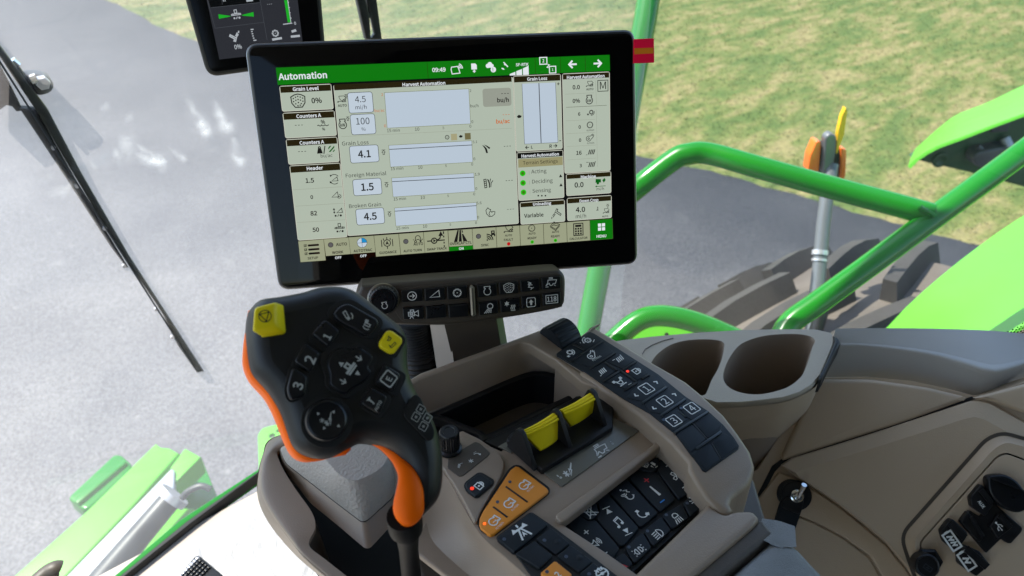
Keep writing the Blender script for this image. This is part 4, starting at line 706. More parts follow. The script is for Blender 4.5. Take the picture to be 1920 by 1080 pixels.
p = socket("charger_cover", (590, 900, 640, 830, 765, 880, 852, 990, 740, 1085, 600, 985), .009); bar(p, f, zR(660, 860), zR(830, 1010), .008, .009, .0115, "black_plastic"); put(p, f, "battery", zR(660, 955), (11, 15.5), "ink", .0092, .2); p.done("charger cover with a single spark")
p = Part("power_cap", R); c_ = f.at(zR(340, 1000), .021); p.lathe(f, (c_[0] + .008, c_[1] + .001), [(.0150, 0), (.0150, .004), (.0125, .006), (.0125, .008)], "black_plastic", 6); p.lathe(f, c_, [(.0122, .004), (.0128, .016), (.0128, .021), (.0115, .0225), (.0105, .022), (.0100, .021), (.001, .021)], "black_plastic", 36)
put(p, f, "battery", zR(345, 1015), (7, 5), "rubber_edge", .0213, .2); p.done()
# toggle switch and strap
p = Part("toggle_switch", R); f = Fr(W.P((0, 0), .004), W.ex, W.n); c_ = f.at(zQ(246, 745)); p.lathe(f, f.at(zQ(228, 740)), [(.0165, 0), (.0165, .003), (.015, .004)], "seal", 28); p.lathe(f, c_, [(.017, 0), (.017, .005), (.0155, .006)], "black_plastic", 28)
p.slab(f, zz(zQ, 185, 770, 270, 815, 235, 920, 150, 890), .003, .007, "rubber_key", .001); p.slab(f, zz(zQ, 205, 745, 285, 760, 268, 830, 182, 795), .006, .009, "black_plastic", .002, .006); p.done()
p = Part("toggle_lever", R); p.lathe(f, c_, [(.0075, .005), (.0075, .009), (.006, .0095), (.006, .014), (.0045, .016), (.001, .017)], "chrome", 18); k_ = f.P(c_, .015); p.tube([k_, k_ + CZ * .010 + CR * .001, k_ + CZ * .021 + CR * .002], [.0022, .0024, .003], "chrome", 10); p.done()

# cup holders
R = Root("cup_holder", "taupe double cup holder between keypad console and window sill", "cup holder", EYE + Vector((.55, .33, -.9)))
f = flat(.60); p = Part("holder_top", R, angle=40)
out = [f.at(q) for q in zz(z6, -60, 230, 0, 190, 100, 172, 300, 148, 600, 122, 900, 104, 1200, 98, 1400, 100, 1500, 122, 1526, 150, 1510, 215, 1470, 310, 1430, 400, 1370, 470, 1290, 520, 1180, 555, 1050, 572, 900, 588, 735, 590, 640, 560, 500, 500, 300, 420, 100, 320)]
h1 = [f.at(q) for q in crv(zz(z6, 1380, 220, 1398, 180, 1370, 148, 1300, 133, 1190, 131, 1060, 142, 950, 172, 880, 212, 820, 290, 785, 370, 778, 430, 800, 475, 850, 510, 930, 533, 1030, 537, 1140, 515, 1230, 480, 1310, 410, 1350, 320), 4)]
h2 = [f.at(q) for q in crv(zz(z6, 785, 215, 778, 188, 740, 172, 640, 166, 520, 175, 420, 205, 340, 260, 290, 330, 300, 400, 400, 480, 520, 530, 640, 545, 672, 510, 700, 440, 735, 380, 768, 300), 4)]
p.poly(f, out, 0, "taupe_soft", (h1, h2)); out2 = inset(ccw(out), -.003)
p.rings([[f.P(q, 0) for q in ccw(out)], [f.P(q, -.002) for q in inset(ccw(out), -.0015)], [f.P(q, -.012) for q in inset(ccw(out), -.002)], [f.P(q, -.014) for q in inset(ccw(out), .001)]], "taupe_soft"); p.done()
for hl, dy in ((h1, .15), (h2, .15)):
    p = Part("cup_well", R); c_ = Vector((sum(q[0] for q in hl) / len(hl), sum(q[1] for q in hl) / len(hl), 0)); R_ = []
    for k, dep in ((1, 0), (.992, -.0012), (.98, -.005), (.965, -.012), (.90, -dy * .75), (.86, -dy * .95), (.78, -dy)): R_.append([f.P((c_.x + (q[0] - c_.x) * k, c_.y + (q[1] - c_.y) * k), dep) for q in hl])
    p.rings(R_, "taupe", True, False, True); p.done()
p = Part("holder_body", R, angle=60); f2 = flat(.614); lo = [f.at(q) for q in zz(z6, 1500, 250, 1425, 440, 1360, 500, 1280, 540, 1180, 575, 1050, 592, 900, 606, 740, 612, 640, 590)]; f3 = flat(.78)
lo = crv(lo, 4, False); bt = [f3.at(q) for q in zz(z6, 1380, 620, 1290, 760, 1240, 840, 1190, 900, 1130, 980, 1060, 1040, 960, 1060, 860, 1060, 780, 1040)]; bt = crv(bt, 4, False)
md = [((a_[0] * .55 + b_[0] * .45), (a_[1] * .55 + b_[1] * .45)) for a_, b_ in zip(lo, bt)]
p.rings([[f.P(q, -.004) for q in lo], [f.P(q, -.022) for q in lo], [f.P(q, -.026) for q in lo], [f.P(q, -.10) for q in md], [f3.P(q) for q in bt]], "taupe_wall", closed=False); p.done()
p = Part("end_clip", R); f2 = flat(.597); p.slab(f2, zz(z6, 1520, 135, 1562, 160, 1574, 182, 1530, 260, 1470, 385, 1445, 430, 1420, 435, 1430, 400, 1480, 300, 1530, 175), -.02, 0, "seal", .003); p.done()
p = Part("trim_seam", R); p.tube([f.P(f.at(z6(*q)), .0005) for q in ((232, 268), (250, 235), (300, 205), (370, 178), (440, 160))], .0004, "taupe_dark", 6); p.done()

# ================================================================ armrest console
R = Root("armrest_console", "grey brown armrest control console covered in keypads and buttons", "control console", EYE + Vector((.3, .3, -1.15)))
D = .505; f = flat(D)
# base under everything
p = Part("console_base", R); fb = flat(.56); p.slab(fb, zz(zH, -40, 620, 200, 470, 960, 160) + [(1110, 660), (1330, 800), (1415, 900), (1440, 985), (1300, 1300), (900, 1300), (800, 1110), (775, 1040), (790, 930)], -.30, 0, "taupe_dark", .004); p.done()
# bin rim, walls, black liner
p = Part("bin_rim", R, angle=45); fr_ = flat(.488)
rim = [(742, 726)] + zz(zH, 30, 437, 500, 270, 930, 112, 990, 100, 1060, 118, 1195, 175) + zz(z4, 120, 470, 470, 705) + zz(zK, 450, 485) + zz(zH, 1245, 505, 1050, 340, 850, 218, 800, 207, 765, 210, 400, 340, 20, 485) + [(742, 742)]
p.slab(fr_, rim, -.012, 0, "taupe", .002); wl = flat(.528)
up = zz(zH, -120, 540, 20, 483, 400, 338, 740, 216, 800, 207, 850, 220, 1050, 342, 1150, 425, 1250, 508); dn = zz(zH, -120, 830, 120, 722, 450, 600, 740, 478, 850, 430, 930, 424, 1080, 452, 1180, 490, 1262, 520)
U3 = [fr_.P(fr_.at(q), -.002) for q in up]; D3 = [wl.P(wl.at(q)) for q in dn]; M3 = [a_.lerp(b_, .5) - CZ * .004 for a_, b_ in zip(U3, D3)]
p.sheet([U3, M3, D3], "taupe", 40); p.done()
p = Part("bin_liner", R, angle=50); lf = flat(.526)
lip = crv([lf.at(q) for q in zz(zH, 60, 765, 200, 700, 450, 590, 700, 480, 840, 432, 935, 424, 1080, 450, 1235, 508, 1252, 520, 1222, 560, 1205, 612, 1150, 645, 900, 760, 540, 935, 460, 900, 330, 850, 190, 790)], 4)
Rr = [[lf.P(q, -.010) for q in lip], [lf.P(q, 0) for q in lip], [lf.P(q, .0012) for q in inset(ccw(lip), .003)], [lf.P(q, 0) for q in inset(ccw(lip), .006)]]
if area(lip) < 0: lip = ccw(lip); Rr[0] = [lf.P(q, -.010) for q in lip]; Rr[1] = [lf.P(q, 0) for q in lip]
c_ = Vector((sum(q[0] for q in lip) / len(lip), sum(q[1] for q in lip) / len(lip)))
for k, d_ in ((.97, -.004), (.90, -.045), (.80, -.05)): Rr.append([lf.P(tuple(c_ + (Vector(q) - c_) * k), d_) for q in inset(lip, .006)])
p.rings(Rr, "black_plastic", True, False, True); p.done()
p = Part("liner_deck", R); p.slab(flat(.512), zz(zH, 505, 945, 540, 930, 900, 758, 1150, 642, 1200, 608, 1290, 590, 1340, 640, 1300, 720, 700, 960, 640, 1010, 590, 985), -.008, 0, "black_plastic", .0015); p.done()
# deck in front of the bin
p = Part("deck", R, angle=50)
dk = [(812, 840), (850, 812)] + zz(zH, 350, 868, 480, 930, 560, 985, 640, 1020) + [(1005, 800)] + zz(zK, 690, 700, 760, 720, 900, 860) + zz(zN, 895, 30, 870, 62, 60, 622, 45, 625) + zz(zM, 1135, 605, 1190, 660, 1560, 900, 1980, 1200, 1200, 1200, 930, 1120, 800, 1000, 690, 905, 600, 830, 520, 745, 430, 610, 330, 430, 262, 300, 150, 160)
p.slab(f, dk, -.02, 0, "taupe", .0015)
e1 = [f.P(f.at(q)) for q in zz(zM, 120, 140, 262, 296, 332, 428, 432, 608, 522, 742, 602, 826, 692, 900, 800, 995, 960, 1130)]; l2 = flat(.520); e2 = [l2.P(l2.at(q)) for q in zz(zM, 60, 300, 160, 420, 230, 520, 320, 680, 420, 810, 500, 890, 600, 980, 700, 1060, 850, 1180)]
l3 = flat(.545); e3 = [l3.P(l3.at(q)) for q in zz(zM, -60, 500, -25, 700, -20, 800, 10, 875, 90, 950, 170, 1020, 250, 1085, 330, 1150, 420, 1220)]; p.sheet([e1, e2, e3], "taupe", 34, .01); p.done()
p = Part("knob_deck", R); p.slab(f, [(806, 842)] + zz(zM, 250, 60, 380, -60, 480, -10, 560, 30, 640, 60, 690, 100, 715, 145, 718, 190, 700, 250, 520, 550, 490, 640, 470, 640, 400, 500, 300, 330, 200, 180), 0, .0035, "taupe", .0015, .004); p.done()
p = Part("knob_label", R); p.slab(f, zz(zM, 262, 120, 480, -10, 520, 5, 598, 80, 590, 100, 380, 268, 345, 272, 255, 205), .003, .0041, "taupe_dark", .0003, .002)
h = .0043; put(p, f, "turnl", zM(375, 185), (9, -3), "ink_dim", h, .14); put(p, f, "star", zM(445, 148), (5, -3), "ink", h, .2); put(p, f, "turnr", zM(490, 105), (8, -4), "ink", h, .14); put(p, f, "plus", zM(350, 180), (3, -2), "ink", h, .25); put(p, f, "minus", zM(476, 78), (3, -2), "ink_dim", h, .25); p.done()
p = Part("lock_key", R); p.slab(f, zz(zM, 398, 345, 410, 320, 505, 252, 530, 255, 612, 310, 612, 330, 500, 428, 480, 432, 420, 385), .002, .0062, "rubber_key", .001, .004); p.slab(f, zz(zM, 385, 345, 400, 315, 500, 240, 535, 240, 635, 300, 632, 335, 510, 440, 480, 446, 405, 395), .003, .0046, "rubber_groove", .0003, .004)
put(p, f, "lock", zM(518, 342), (8, 5), "ink", .0064, .2); dot(p, f, zM(454, 369), .0016, .006, .0066, "led_red"); p.done("black padlock key with a lit red dot")
# orange engine speed keys
p = Part("engine_speed_key", R); oc = zz(zM, 805, 190, 832, 193, 1062, 368, 1072, 385, 1066, 402, 850, 570, 630, 738, 604, 745, 580, 736, 524, 690, 512, 660, 516, 612, 540, 560, 765, 220)
p.slab(f, zz(zM, 795, 178, 840, 180, 1085, 365, 1082, 410, 850, 590, 630, 756, 580, 752, 510, 700, 498, 650, 505, 600, 530, 550, 750, 210), -.001, .0009, "rubber_groove", .0003, .003)
p.slab(f, oc, 0, .0032, "orange_key", .0009, 0); h = .0034
for a_, b_ in (((728, 353), (904, 480)), ((625, 517), (740, 602))): bar(p, f, zM(*a_), zM(*b_), .0014, .0030, .0036, "rubber_groove")
for c0, l0, t0 in (((878, 342), (760, 315), ((900, 395), (952, 350))), ((755, 490), (660, 478), ((775, 548), (828, 500))), ((632, 632), (555, 654), ((648, 698), (706, 645)))):
    put(p, f, "engine", zM(*c0), (9.5, 5.5), "ink", h, .2); put(p, f, "leaf", zM(c0[0] + 6, c0[1] + 4), (3.5, 3), "ink", h, .3); say(p, f, "n/min", zM(*t0[0]), zM(*t0[1]), "ink", h, False)
    dot(p, f, zM(*l0), .0013, .003, .0036, "led_orange" if l0[1] == 654 else "led_off")
p.done("three orange engine speed keys, the lowest lit")
# slider plate and yellow sliders
p = Part("slider_plate", R); p.slab(f, zz(zM, 1035, 242, 1182, 355) + zz(zK, 692, 757, 495, 655) + [(1100, 790)], 0, .0012, "plate_metal", .0004)
p.slab(f, zz(zM, 665, 30, 735, -10, 800, 65, 770, 80), 0, .0012, "plate_metal", .0003)
h = .0014; put(p, f, "combine2", zK(445, 885), (13, -7.5), "ink", h, .14); put(p, f, "sickle", zM(1240, 225), (12, -7), "ink", h, .16); say(p, f, "-", zM(1140, 262), zM(1155, 275), "ink", h); put(p, f, "stop", zM(1172, 283), (2, 1), "ink", h, .3); put(p, f, "stop", zK(518, 842), (2, 1), "ink_dim", h, .3); bar(p, f, zK(503, 826), zK(508, 832), .0008, h, h + .0001, "ink_dim"); p.done()
p = Part("slider_housing", R); hb = .010
p.slab(f, [(949, 824), (957, 812), (1143, 738), (1150, 745)] + zz(zK, 520, 715, 520, 735) + [(1017, 881)], 0, .006, "black_plastic", .0012, .002)
ap = flat(.472)
for apx, fpx, off in ((zH(800, 866), zH(905, 1070), -.0035), (zH(1044, 738), zH(1175, 985), .0005), (zH(1076, 716), zH(1205, 955), -.0045), (zH(1312, 584), zH(1438, 815), .0005)):
    a_ = ap.P(ap.at(apx)); b_ = f.P(f.at(fpx), .004); F2 = Fr(Vector((a_.x + off, 0, 0)), (0, 1, 0), (1, 0, 0)); zt, zb = a_.z + .001, f.o.z + .003
    p.prism(F2, rnd([(a_.y + .016, zb), (a_.y + .004, zt), (a_.y - .003, zt), (min(b_.y, a_.y - .02), zb)], [0, .003, .003, .002]), 0, .0042, "black_plastic", .001)
p.done()
def slider(tl, tr, ml, mr, bl, br, name):
    p = Part(name, R, angle=60); a_, b_, c_ = flat(.474), flat(.478), flat(.494)
    def row(fr_, l, r_, n=5): return [fr_.P(fr_.at((l[0] + (r_[0] - l[0]) * k / n, l[1] + (r_[1] - l[1]) * k / n + 2.0 * math.sin(math.pi * k / n)))) for k in range(n + 1)]
    d0 = flat(.478); back = [q + Vector((0, .008, -.012)) for q in row(a_, tl, tr)]
    p.sheet([back, row(a_, tl, tr), row(b_, ml, mr), row(c_, bl, br)], "yellow", 16, .003)
    for k in (.32, .55): p.tube([Vector(q) + Vector((0, -.0012, .0012)) for q in row(flat(.474 + .004 * k), (tl[0] + (ml[0] - tl[0]) * k * 1.6, tl[1] + (ml[1] - tl[1]) * k * 1.6), (tr[0] + (mr[0] - tr[0]) * k * 1.6, tr[1] + (mr[1] - tr[1]) * k * 1.6))], .0011, "yellow", 8)
    return p
p = slider(zH(800, 868), zH(1032, 738), zH(822, 905), zH(1062, 790), zH(935, 1015), zH(1062, 935), "yellow_slider"); p.done()
p = slider(zH(1080, 712), zH(1305, 588), zH(1105, 750), zH(1335, 640), zH(1168, 835), zH(1325, 735), "yellow_slider"); p.done()
p = Part("ridge_bar", R); a_ = f.at(zN(52, 628), .004); b_ = f.at(zN(880, 36), .004)
p.slab(f, zz(zN, 45, 612, 62, 588, 800, 60, 850, 8, 872, 5, 900, 30, 895, 45, 120, 650, 95, 662, 60, 640), -.004, .004, "taupe", .0018, .002); p.done()
# climate and radio keypad, sunk below the deck
CK = p = Part("climate_keypad", R); cf = flat(.517)
p.slab(cf, zz(zN, 80, 645, 890, 65, 960, 120, 1080, 260, 1160, 370, 1235, 500, 1200, 545, 640, 1060, 560, 1040, 460, 960, 200, 740), -.01, 0, "rubber_groove")
p.done()
def ckey(q, marks=(), m="rubber_key", name="key", h=.003):
    p = Part(name, CK); p.slab(cf, zz(zN, *q), -.002, h, m, .0009, .0025)
    for t in marks:
        if t[0] == 'dot': dot(p, cf, zN(*t[1]), .0013, h - .001, h + .0002, "led_off")
        else: put(p, cf, t[0], zN(*t[1]), t[2], t[3] if len(t) > 3 else "ink", h + .0002, t[4] if len(t) > 4 else .15)
    p.done()
rt = lambda k: (k * .80, -k * .60)
ckey((110, 660, 235, 590, 290, 650, 360, 640, 550, 865, 490, 950, 380, 890, 230, 775), [("plus", (288, 738), rt(5.5), "ink", .32), ("speaker", (365, 820), rt(9.5)), ("minus", (435, 905), rt(5.5), "ink", .3)])
ckey((222, 600, 362, 490, 382, 580, 345, 635, 310, 645), [("mute", (322, 583), rt(11))], h=.0036)
ckey((372, 485, 455, 435, 700, 705, 600, 820, 560, 850, 360, 628, 395, 580), [("next", (455, 568), (-5.5, -7.5)), ("note", (540, 662), rt(10), "ink", .16), ("next", (605, 735), (5.5, 7.5))])
ckey((468, 430, 605, 325, 850, 588, 712, 700), [("voice", (598, 440), rt(12)), ("phone", (725, 590), rt(11))])
ckey((618, 318, 690, 250, 800, 280, 840, 265, 985, 480, 865, 580), [("plus", (757, 334), rt(5.5), "ink_red", .34), ("tempbar", (823, 415), (9, -6.5), "ink", .5), ("minus", (880, 497), rt(5.5), "ink_blue", .36)])
ckey((690, 240, 850, 150, 862, 220, 800, 275, 740, 258), [("defog", (782, 217), rt(10))], h=.0036)
ckey((865, 165, 905, 110, 985, 150, 1160, 385, 1010, 482, 840, 260), [("plus", (925, 216), rt(5.5), "ink", .3), ("fan", (992, 296), rt(9.5)), ("minus", (1054, 383), rt(5.5), "ink", .3)])
ckey((1040, 510, 1165, 395, 1232, 500, 1098, 618), [("dot", (1074, 512)), ("beacon", (1143, 490), rt(10))])
ckey((880, 605, 1030, 515, 1088, 625, 960, 715), [("dot", (911, 602)), ("worklight", (1000, 628), rt(10.5))])
ckey((735, 725, 870, 615, 950, 722, 810, 850), [("dot", (765, 728)), ("headlight", (847, 752), rt(10))])
ckey((590, 855, 725, 735, 800, 858, 660, 985), [("dot", (621, 853)), ("parklight", (700, 880), rt(10.5))])
ckey((480, 965, 580, 895, 655, 985, 590, 1040, 560, 1040), [("hazard", (565, 1005), rt(8), "ink_red", .18)])
# lower left keypad
LK = p = Part("keypad", R); kf = f; p.slab(kf, zz(z7, 395, 275, 410, 250, 745, 5, 780, 0, 960, 120, 1330, 400, 1700, 690, 1900, 860, 900, 860, 600, 440, 560, 405), -.003, .0015, "rubber_groove", .0005, .004); p.done()
def lkey(q, marks=(), m="rubber_key", h=.0042, lab=None):
    p = Part("key", LK); p.slab(kf, zz(z7, *q), 0, h, m, .0009, .0018)
    for t in marks:
        if t[0] == 'dot': dot(p, kf, z7(*t[1]), .0014, h - .001, h + .0002, "led_off")
        elif t[0] == 'dimple': p.lathe(kf, kf.at(z7(*t[1]), h), [(.0042, h + .0001), (.003, h - .0000), (.0018, h + .0006), (.0002, h + .0008)], m, 20)
        elif t[0] == 'say': say(p, kf, t[1], z7(*t[2]), z7(*t[3]), "ink", h + .0002)
        else: put(p, kf, t[0], z7(*t[1]), t[2], "ink", h + .0002, t[3] if len(t) > 3 else .16)
    p.done(lab)
lkey((405, 275, 415, 258, 748, 12, 775, 8, 952, 128, 590, 420, 570, 412), [("road", (668, 205), (14, -9.5), .2), ("dot", (482, 286))])
lkey((600, 440, 800, 300, 1000, 460, 860, 590, 850, 590), [])
lkey((815, 285, 975, 160, 1180, 330, 1030, 450), [("dot", (908, 297)), ("dimple", (1050, 315))], h=.0035)
lkey((1040, 460, 1185, 345, 1425, 520, 1275, 640), [("dot", (1138, 470)), ("dimple", (1280, 485))], h=.0035)
lkey((1280, 648, 1425, 530, 1760, 780, 1500, 830), [("dot", (1382, 655)), ("wheelhand", (1520, 650), (11, -7), .2)], h=.0035)
lkey((862, 648, 1020, 512, 1205, 660, 1060, 800), [("dot", (935, 631)), ("say", "2", (1020, 685), (1075, 640))], "orange_key", .0046, "orange key marked 2")
# rear lip, seam and padded rest
p = Part("rear_lip", R); lf = flat(.503); p.slab(lf, zz(zN, 640, 1090, 1200, 545, 1238, 505, 1300, 560, 1365, 600, 1440, 568, 1560, 566, 1600, 580, 1640, 625, 1600, 680, 1080, 1120, 700, 1300), -.05, 0, "taupe", .004, .004); p.done()
p = Part("seam_strip", R); p.slab(flat(.507), zz(zN, 1090, 1090, 1610, 660, 1650, 625, 1745, 735, 1740, 755, 1330, 1100, 1200, 1250), -.06, 0, "taupe_dark", .004, .004); p.done()
p = Part("armrest_pad", R, angle=60); p.slab(flat(.508), [(1352, 1082)] + zz(zN, 1400, 1060, 1730, 770, 1765, 748, 1800, 752) + zz(zQ, 160, 900, 255, 938, 345, 1035, 420, 1110, 520, 1230) + [(1350, 1200)], -.08, 0, "pad_fabric", .012, .006); p.done()
# right-hand keypad strip
p = Part("strip_housing", R, angle=50); sf = BentFr(.486, flat(.486).at((1300, 790))[1], 3.4)
st_ = zz(zK, 360, 78, 385, 70, 408, 80, 580, 182, 780, 306, 1000, 432, 1110, 522, 1250, 652, 1340, 770, 1420, 890, 1448, 980) + zz(zN, 1600, 240, 1585, 310, 1550, 375, 1480, 430, 1425, 475, 1410, 520, 1440, 565, 1400, 590, 1365, 600, 1230, 480, 1160, 380, 1080, 250) + zz(zK, 1010, 960, 900, 832, 700, 655, 450, 482, 300, 385) + zz(z4, 480, 700, 110, 465, 100, 440, 120, 420, 640, 20)
p.slab(sf, st_, -.10, 0, "taupe", .0045); p.done()
SK = p = Part("strip_keypad", R); kp = zz(z4, 112, 440, 125, 425, 600, 105, 640, 100, 700, 125) + zz(z5, 330, 110, 600, 330, 812, 465, 960, 600, 1060, 720, 1110, 800, 1102, 832, 790, 1052, 760, 1040, 640, 880, 490, 682, 250, 490, 0, 350) + zz(z4, 900, 965, 560, 730, 120, 465)
p.slab(sf, kp, -.001, .0008, "rubber_key", .0004); hh = .0022
for a_, b_ in (((330, 555), (835, 240)), ((365, 282), (550, 380)), ((640, 662), (1025, 420)), ((860, 568), (1060, 692)), ((842, 865), (1092, 712)), ((1140, 690), (1350, 560)), ((1105, 695), (1365, 875)), ((1170, 1000), (1370, 880)), ((1440, 825), (1555, 760))): bar(p, sf, z4(*a_), z4(*b_), .0022, .0005, hh, "rubber_groove")
for a_, b_ in (((180, 380), (412, 228)), ((362, 500), (592, 345)), ((490, 668), (812, 466)), ((700, 822), (940, 658))): bar(p, sf, z5(*a_), z5(*b_), .0024, .0005, .0026, "rubber_edge")
for a_, b_ in (((522, 465), (598, 523)), ((665, 582), (800, 735)), ((842, 770), (940, 935))): bar(p, sf, z5(*a_), z5(*b_), .0020, .0005, .0015, "rubber_groove")
p.done(); h = .0015; r1 = lambda k: (k * .82, -k * .56)
def skey(zf, q, *marks):
    p = Part("key", SK); p.slab(sf, zz(zf, *q), .0004, .0013, "rubber_key", .0004, .0012)
    for m_ in marks:
        if m_[0] == 'dot': dot(p, sf, zf(*m_[1]), .0014, .0008, .0017, m_[2])
        elif m_[0] == 'say': say(p, sf, m_[1], zf(*m_[2]), zf(*m_[3]), "ink", h, False, 1.0)
        elif m_[0] == 'bar': bar(p, sf, zf(*m_[1]), zf(*m_[2]), .0007, .0013, .0015, "ink_dim")
        else: put(p, sf, m_[0], zf(*m_[1]), m_[2], "ink", h, m_[3] if len(m_) > 3 else .16)
    p.done()
skey(z4, (392, 268, 615, 115, 690, 128, 825, 232, 562, 372), ("gear_rot", (598, 232), r1(8.5)), ('bar', (478, 262), (490, 276)))
skey(z4, (128, 440, 355, 296, 535, 392, 328, 540, 240, 515), ("concave2", (320, 420), r1(8), .18))
skey(z4, (352, 556, 838, 256, 1005, 418, 640, 648), ("blower", (665, 460), r1(9.5)), ('say', "n/min", (672, 545), (800, 478)))
skey(z4, (880, 562, 1032, 445, 1335, 546, 1140, 676), ("slash_up", (1090, 530), r1(9.5), .12))
skey(z4, (660, 672, 850, 580, 1045, 695, 840, 852), ("slash_dn", (822, 722), r1(9.5), .12))
skey(z4, (1152, 698, 1358, 568, 1545, 748, 1436, 815, 1372, 858), ("lock", (1370, 705), (7, 5), .2), ('dot', (1220, 714), "led_red"))
skey(z4, (866, 872, 1098, 730, 1342, 876, 1168, 985), ("axle", (1105, 885), r1(8), .2), ('bar', (1232, 925), (1280, 898)))
def digit(t, x, y): return (("box", (x, y), (9.0, -5.0), .15), ('say', t, (x - 26, y + 17), (x + 28, y - 18)))
skey(z5, (18, 338, 138, 194, 244, 124, 322, 112, 402, 222, 178, 370), *digit("1", 215, 250), ("chev", (310, 186), (5, 2.2), .5), ("chev", (115, 316), (-5, -2.2), .5))
skey(z5, (196, 386, 420, 238, 582, 340, 360, 490, 252, 474), *digit("2", 392, 371), ("chev", (488, 304), (5, 2.2), .5), ("chev", (288, 440), (-5, -2.2), .5))
skey(z5, (376, 510, 506, 428, 600, 552, 490, 656, 404, 598), *digit("3", 480, 558), ('dot', (385, 548), "led_off"))
skey(z5, (516, 418, 594, 354, 792, 466, 650, 555, 604, 518), *digit("4", 654, 438), ('dot', (552, 437), "led_off"))
skey(z5, (506, 688, 652, 594, 795, 735, 700, 812, 642, 866)); skey(z5, (676, 578, 808, 484, 944, 600, 930, 652, 812, 726))
skey(z5, (652, 882, 706, 836, 832, 776, 930, 936, 790, 1030)); skey(z5, (852, 766, 946, 670, 1052, 726, 1096, 808, 942, 922))
p = Part("thumb_wheel", R); c0 = fr_.P(fr_.at((1051, 630)), -.004); R_ = []; n_ = 66
for r_, x_ in ((.010, -.0125), (.0165, -.0125), (.0175, -.0115), (.0175, .0115), (.0165, .0125), (.010, .0125)):
    R_.append([c0 + Vector((x_, (r_ - (.0011 if k % 3 == 0 and r_ > .017 else 0)) * math.cos(2 * math.pi * k / n_), (r_ - (.0011 if k % 3 == 0 and r_ > .017 else 0)) * math.sin(2 * math.pi * k / n_))) for k in range(n_)])
p.rings(R_, "rubber_key", True, True, True); p.done()
def ribbed(name, px, t, r_, hgt, d, rootpart=R):
    p = Part(name, rootpart); g_ = flat(d); c_ = g_.at(px); n_ = 72
    prof_ = [(1.16, 0, 0), (1.16, .12, 0), (1.0, .18, 1), (1.0, .86, 1), (.95, .96, 1), (.86, 1.0, 0), (.60, 1.0, 0), (.55, .97, 0), (.02, .97, 0)]
    p.rings([[g_.P((c_[0] + r_ * k_ * (1 - .06 * rb * (q % 3 == 0)) * math.cos(2 * math.pi * q / n_), c_[1] + r_ * k_ * (1 - .06 * rb * (q % 3 == 0)) * math.sin(2 * math.pi * q / n_)), hgt * z_) for q in range(n_)] for k_, z_, rb in prof_], "key_gloss", True, True, True); p.done()
ribbed("rotary_knob", (844, 843), 0, .0085, .022, D - .0035)
# left pod around the lever
p = Part("pod_shell", R, angle=55)
S_ = zz(zT, 480, -120, 130, -20, 58, 112, 20, 262, 10, 400, 32, 500, 100, 628, 200, 760, 330, 900, 470, 1020, 600, 1130); I2 = zz(zT, 640, -60, 400, 20, 182, 60, 190, 150, 240, 250, 330, 390, 450, 560, 480, 680, 432, 790, 440, 850, 560, 945, 740, 1085)
o3 = flat(.535); i3 = flat(.522); m3 = flat(.520); w3 = flat(.60)
s0 = [w3.P(w3.at((q[0] + 6, q[1] + 10))) for q in S_]; s1 = [o3.P(o3.at(q)) for q in S_]; s2 = [m3.P(m3.at((q[0] * .72 + r_[0] * .28, q[1] * .72 + r_[1] * .28))) for q, r_ in zip(S_, I2)]; s3 = [i3.P(i3.at(r_)) for r_ in I2]
p.sheet([s1, [a_.lerp(b_, .4) + CZ * .004 for a_, b_ in zip(s1, s2)], s2, s3], "leather_grain" if 0 else "taupe", 60, .003); p.done()
p = Part("pod_side", R); s1b = [q - CZ * .003 for q in s1]; p.sheet([s1b, [a_.lerp(b_, .5) for a_, b_ in zip(s1b, s0)], s0], "taupe_soft", 60, .004); p.done()
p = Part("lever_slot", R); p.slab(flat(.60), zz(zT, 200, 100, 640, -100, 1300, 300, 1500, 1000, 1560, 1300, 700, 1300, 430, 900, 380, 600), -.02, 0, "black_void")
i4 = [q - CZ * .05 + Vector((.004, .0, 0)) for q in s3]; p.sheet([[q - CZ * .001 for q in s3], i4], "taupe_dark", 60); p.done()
p = Part("lever_gate", R, angle=40)
lv = [(flat(.532), (176, 70, 205, 180, 440, 490, 645, 655, 905, 876, 1112, 652, 1160, 300, 700, -80)), (flat(.520), (182, 40, 238, 172, 430, 320, 600, 455, 872, 662, 1120, 440, 1150, 200, 700, -100)), (flat(.517), (186, 36, 240, 166, 432, 314, 602, 448, 872, 654, 1118, 432, 1150, 195, 700, -100)), (flat(.494), (300, -20, 420, 90, 530, 210, 640, 330, 830, 400, 1060, 270, 1130, 150, 760, -120)), (flat(.488), (420, -40, 500, 60, 590, 165, 680, 270, 800, 320, 1000, 220, 1090, 110, 760, -110))]
R_ = []
for g_, q in lv: R_.append([g_.P(s_) for s_ in rnd([g_.at(s_) for s_ in zz(zT, *q)], .016 if g_ is lv[-1][0] or g_ is lv[-2][0] else .006, 6)])
p.rings(R_[:2], "taupe"); p.rings(R_[2:], "leather_grain", True, False, True); p.rings(R_[1:3], "rubber_groove"); p.done()
p = Part("gate_flap", R); p.slab(flat(.535), zz(zT, 1250, 820, 1262, 790, 1400, 600, 1540, 440, 1700, 600, 1900, 1150, 1640, 1150, 1290, 880), -.006, 0, "taupe", .002, .004); p.done()
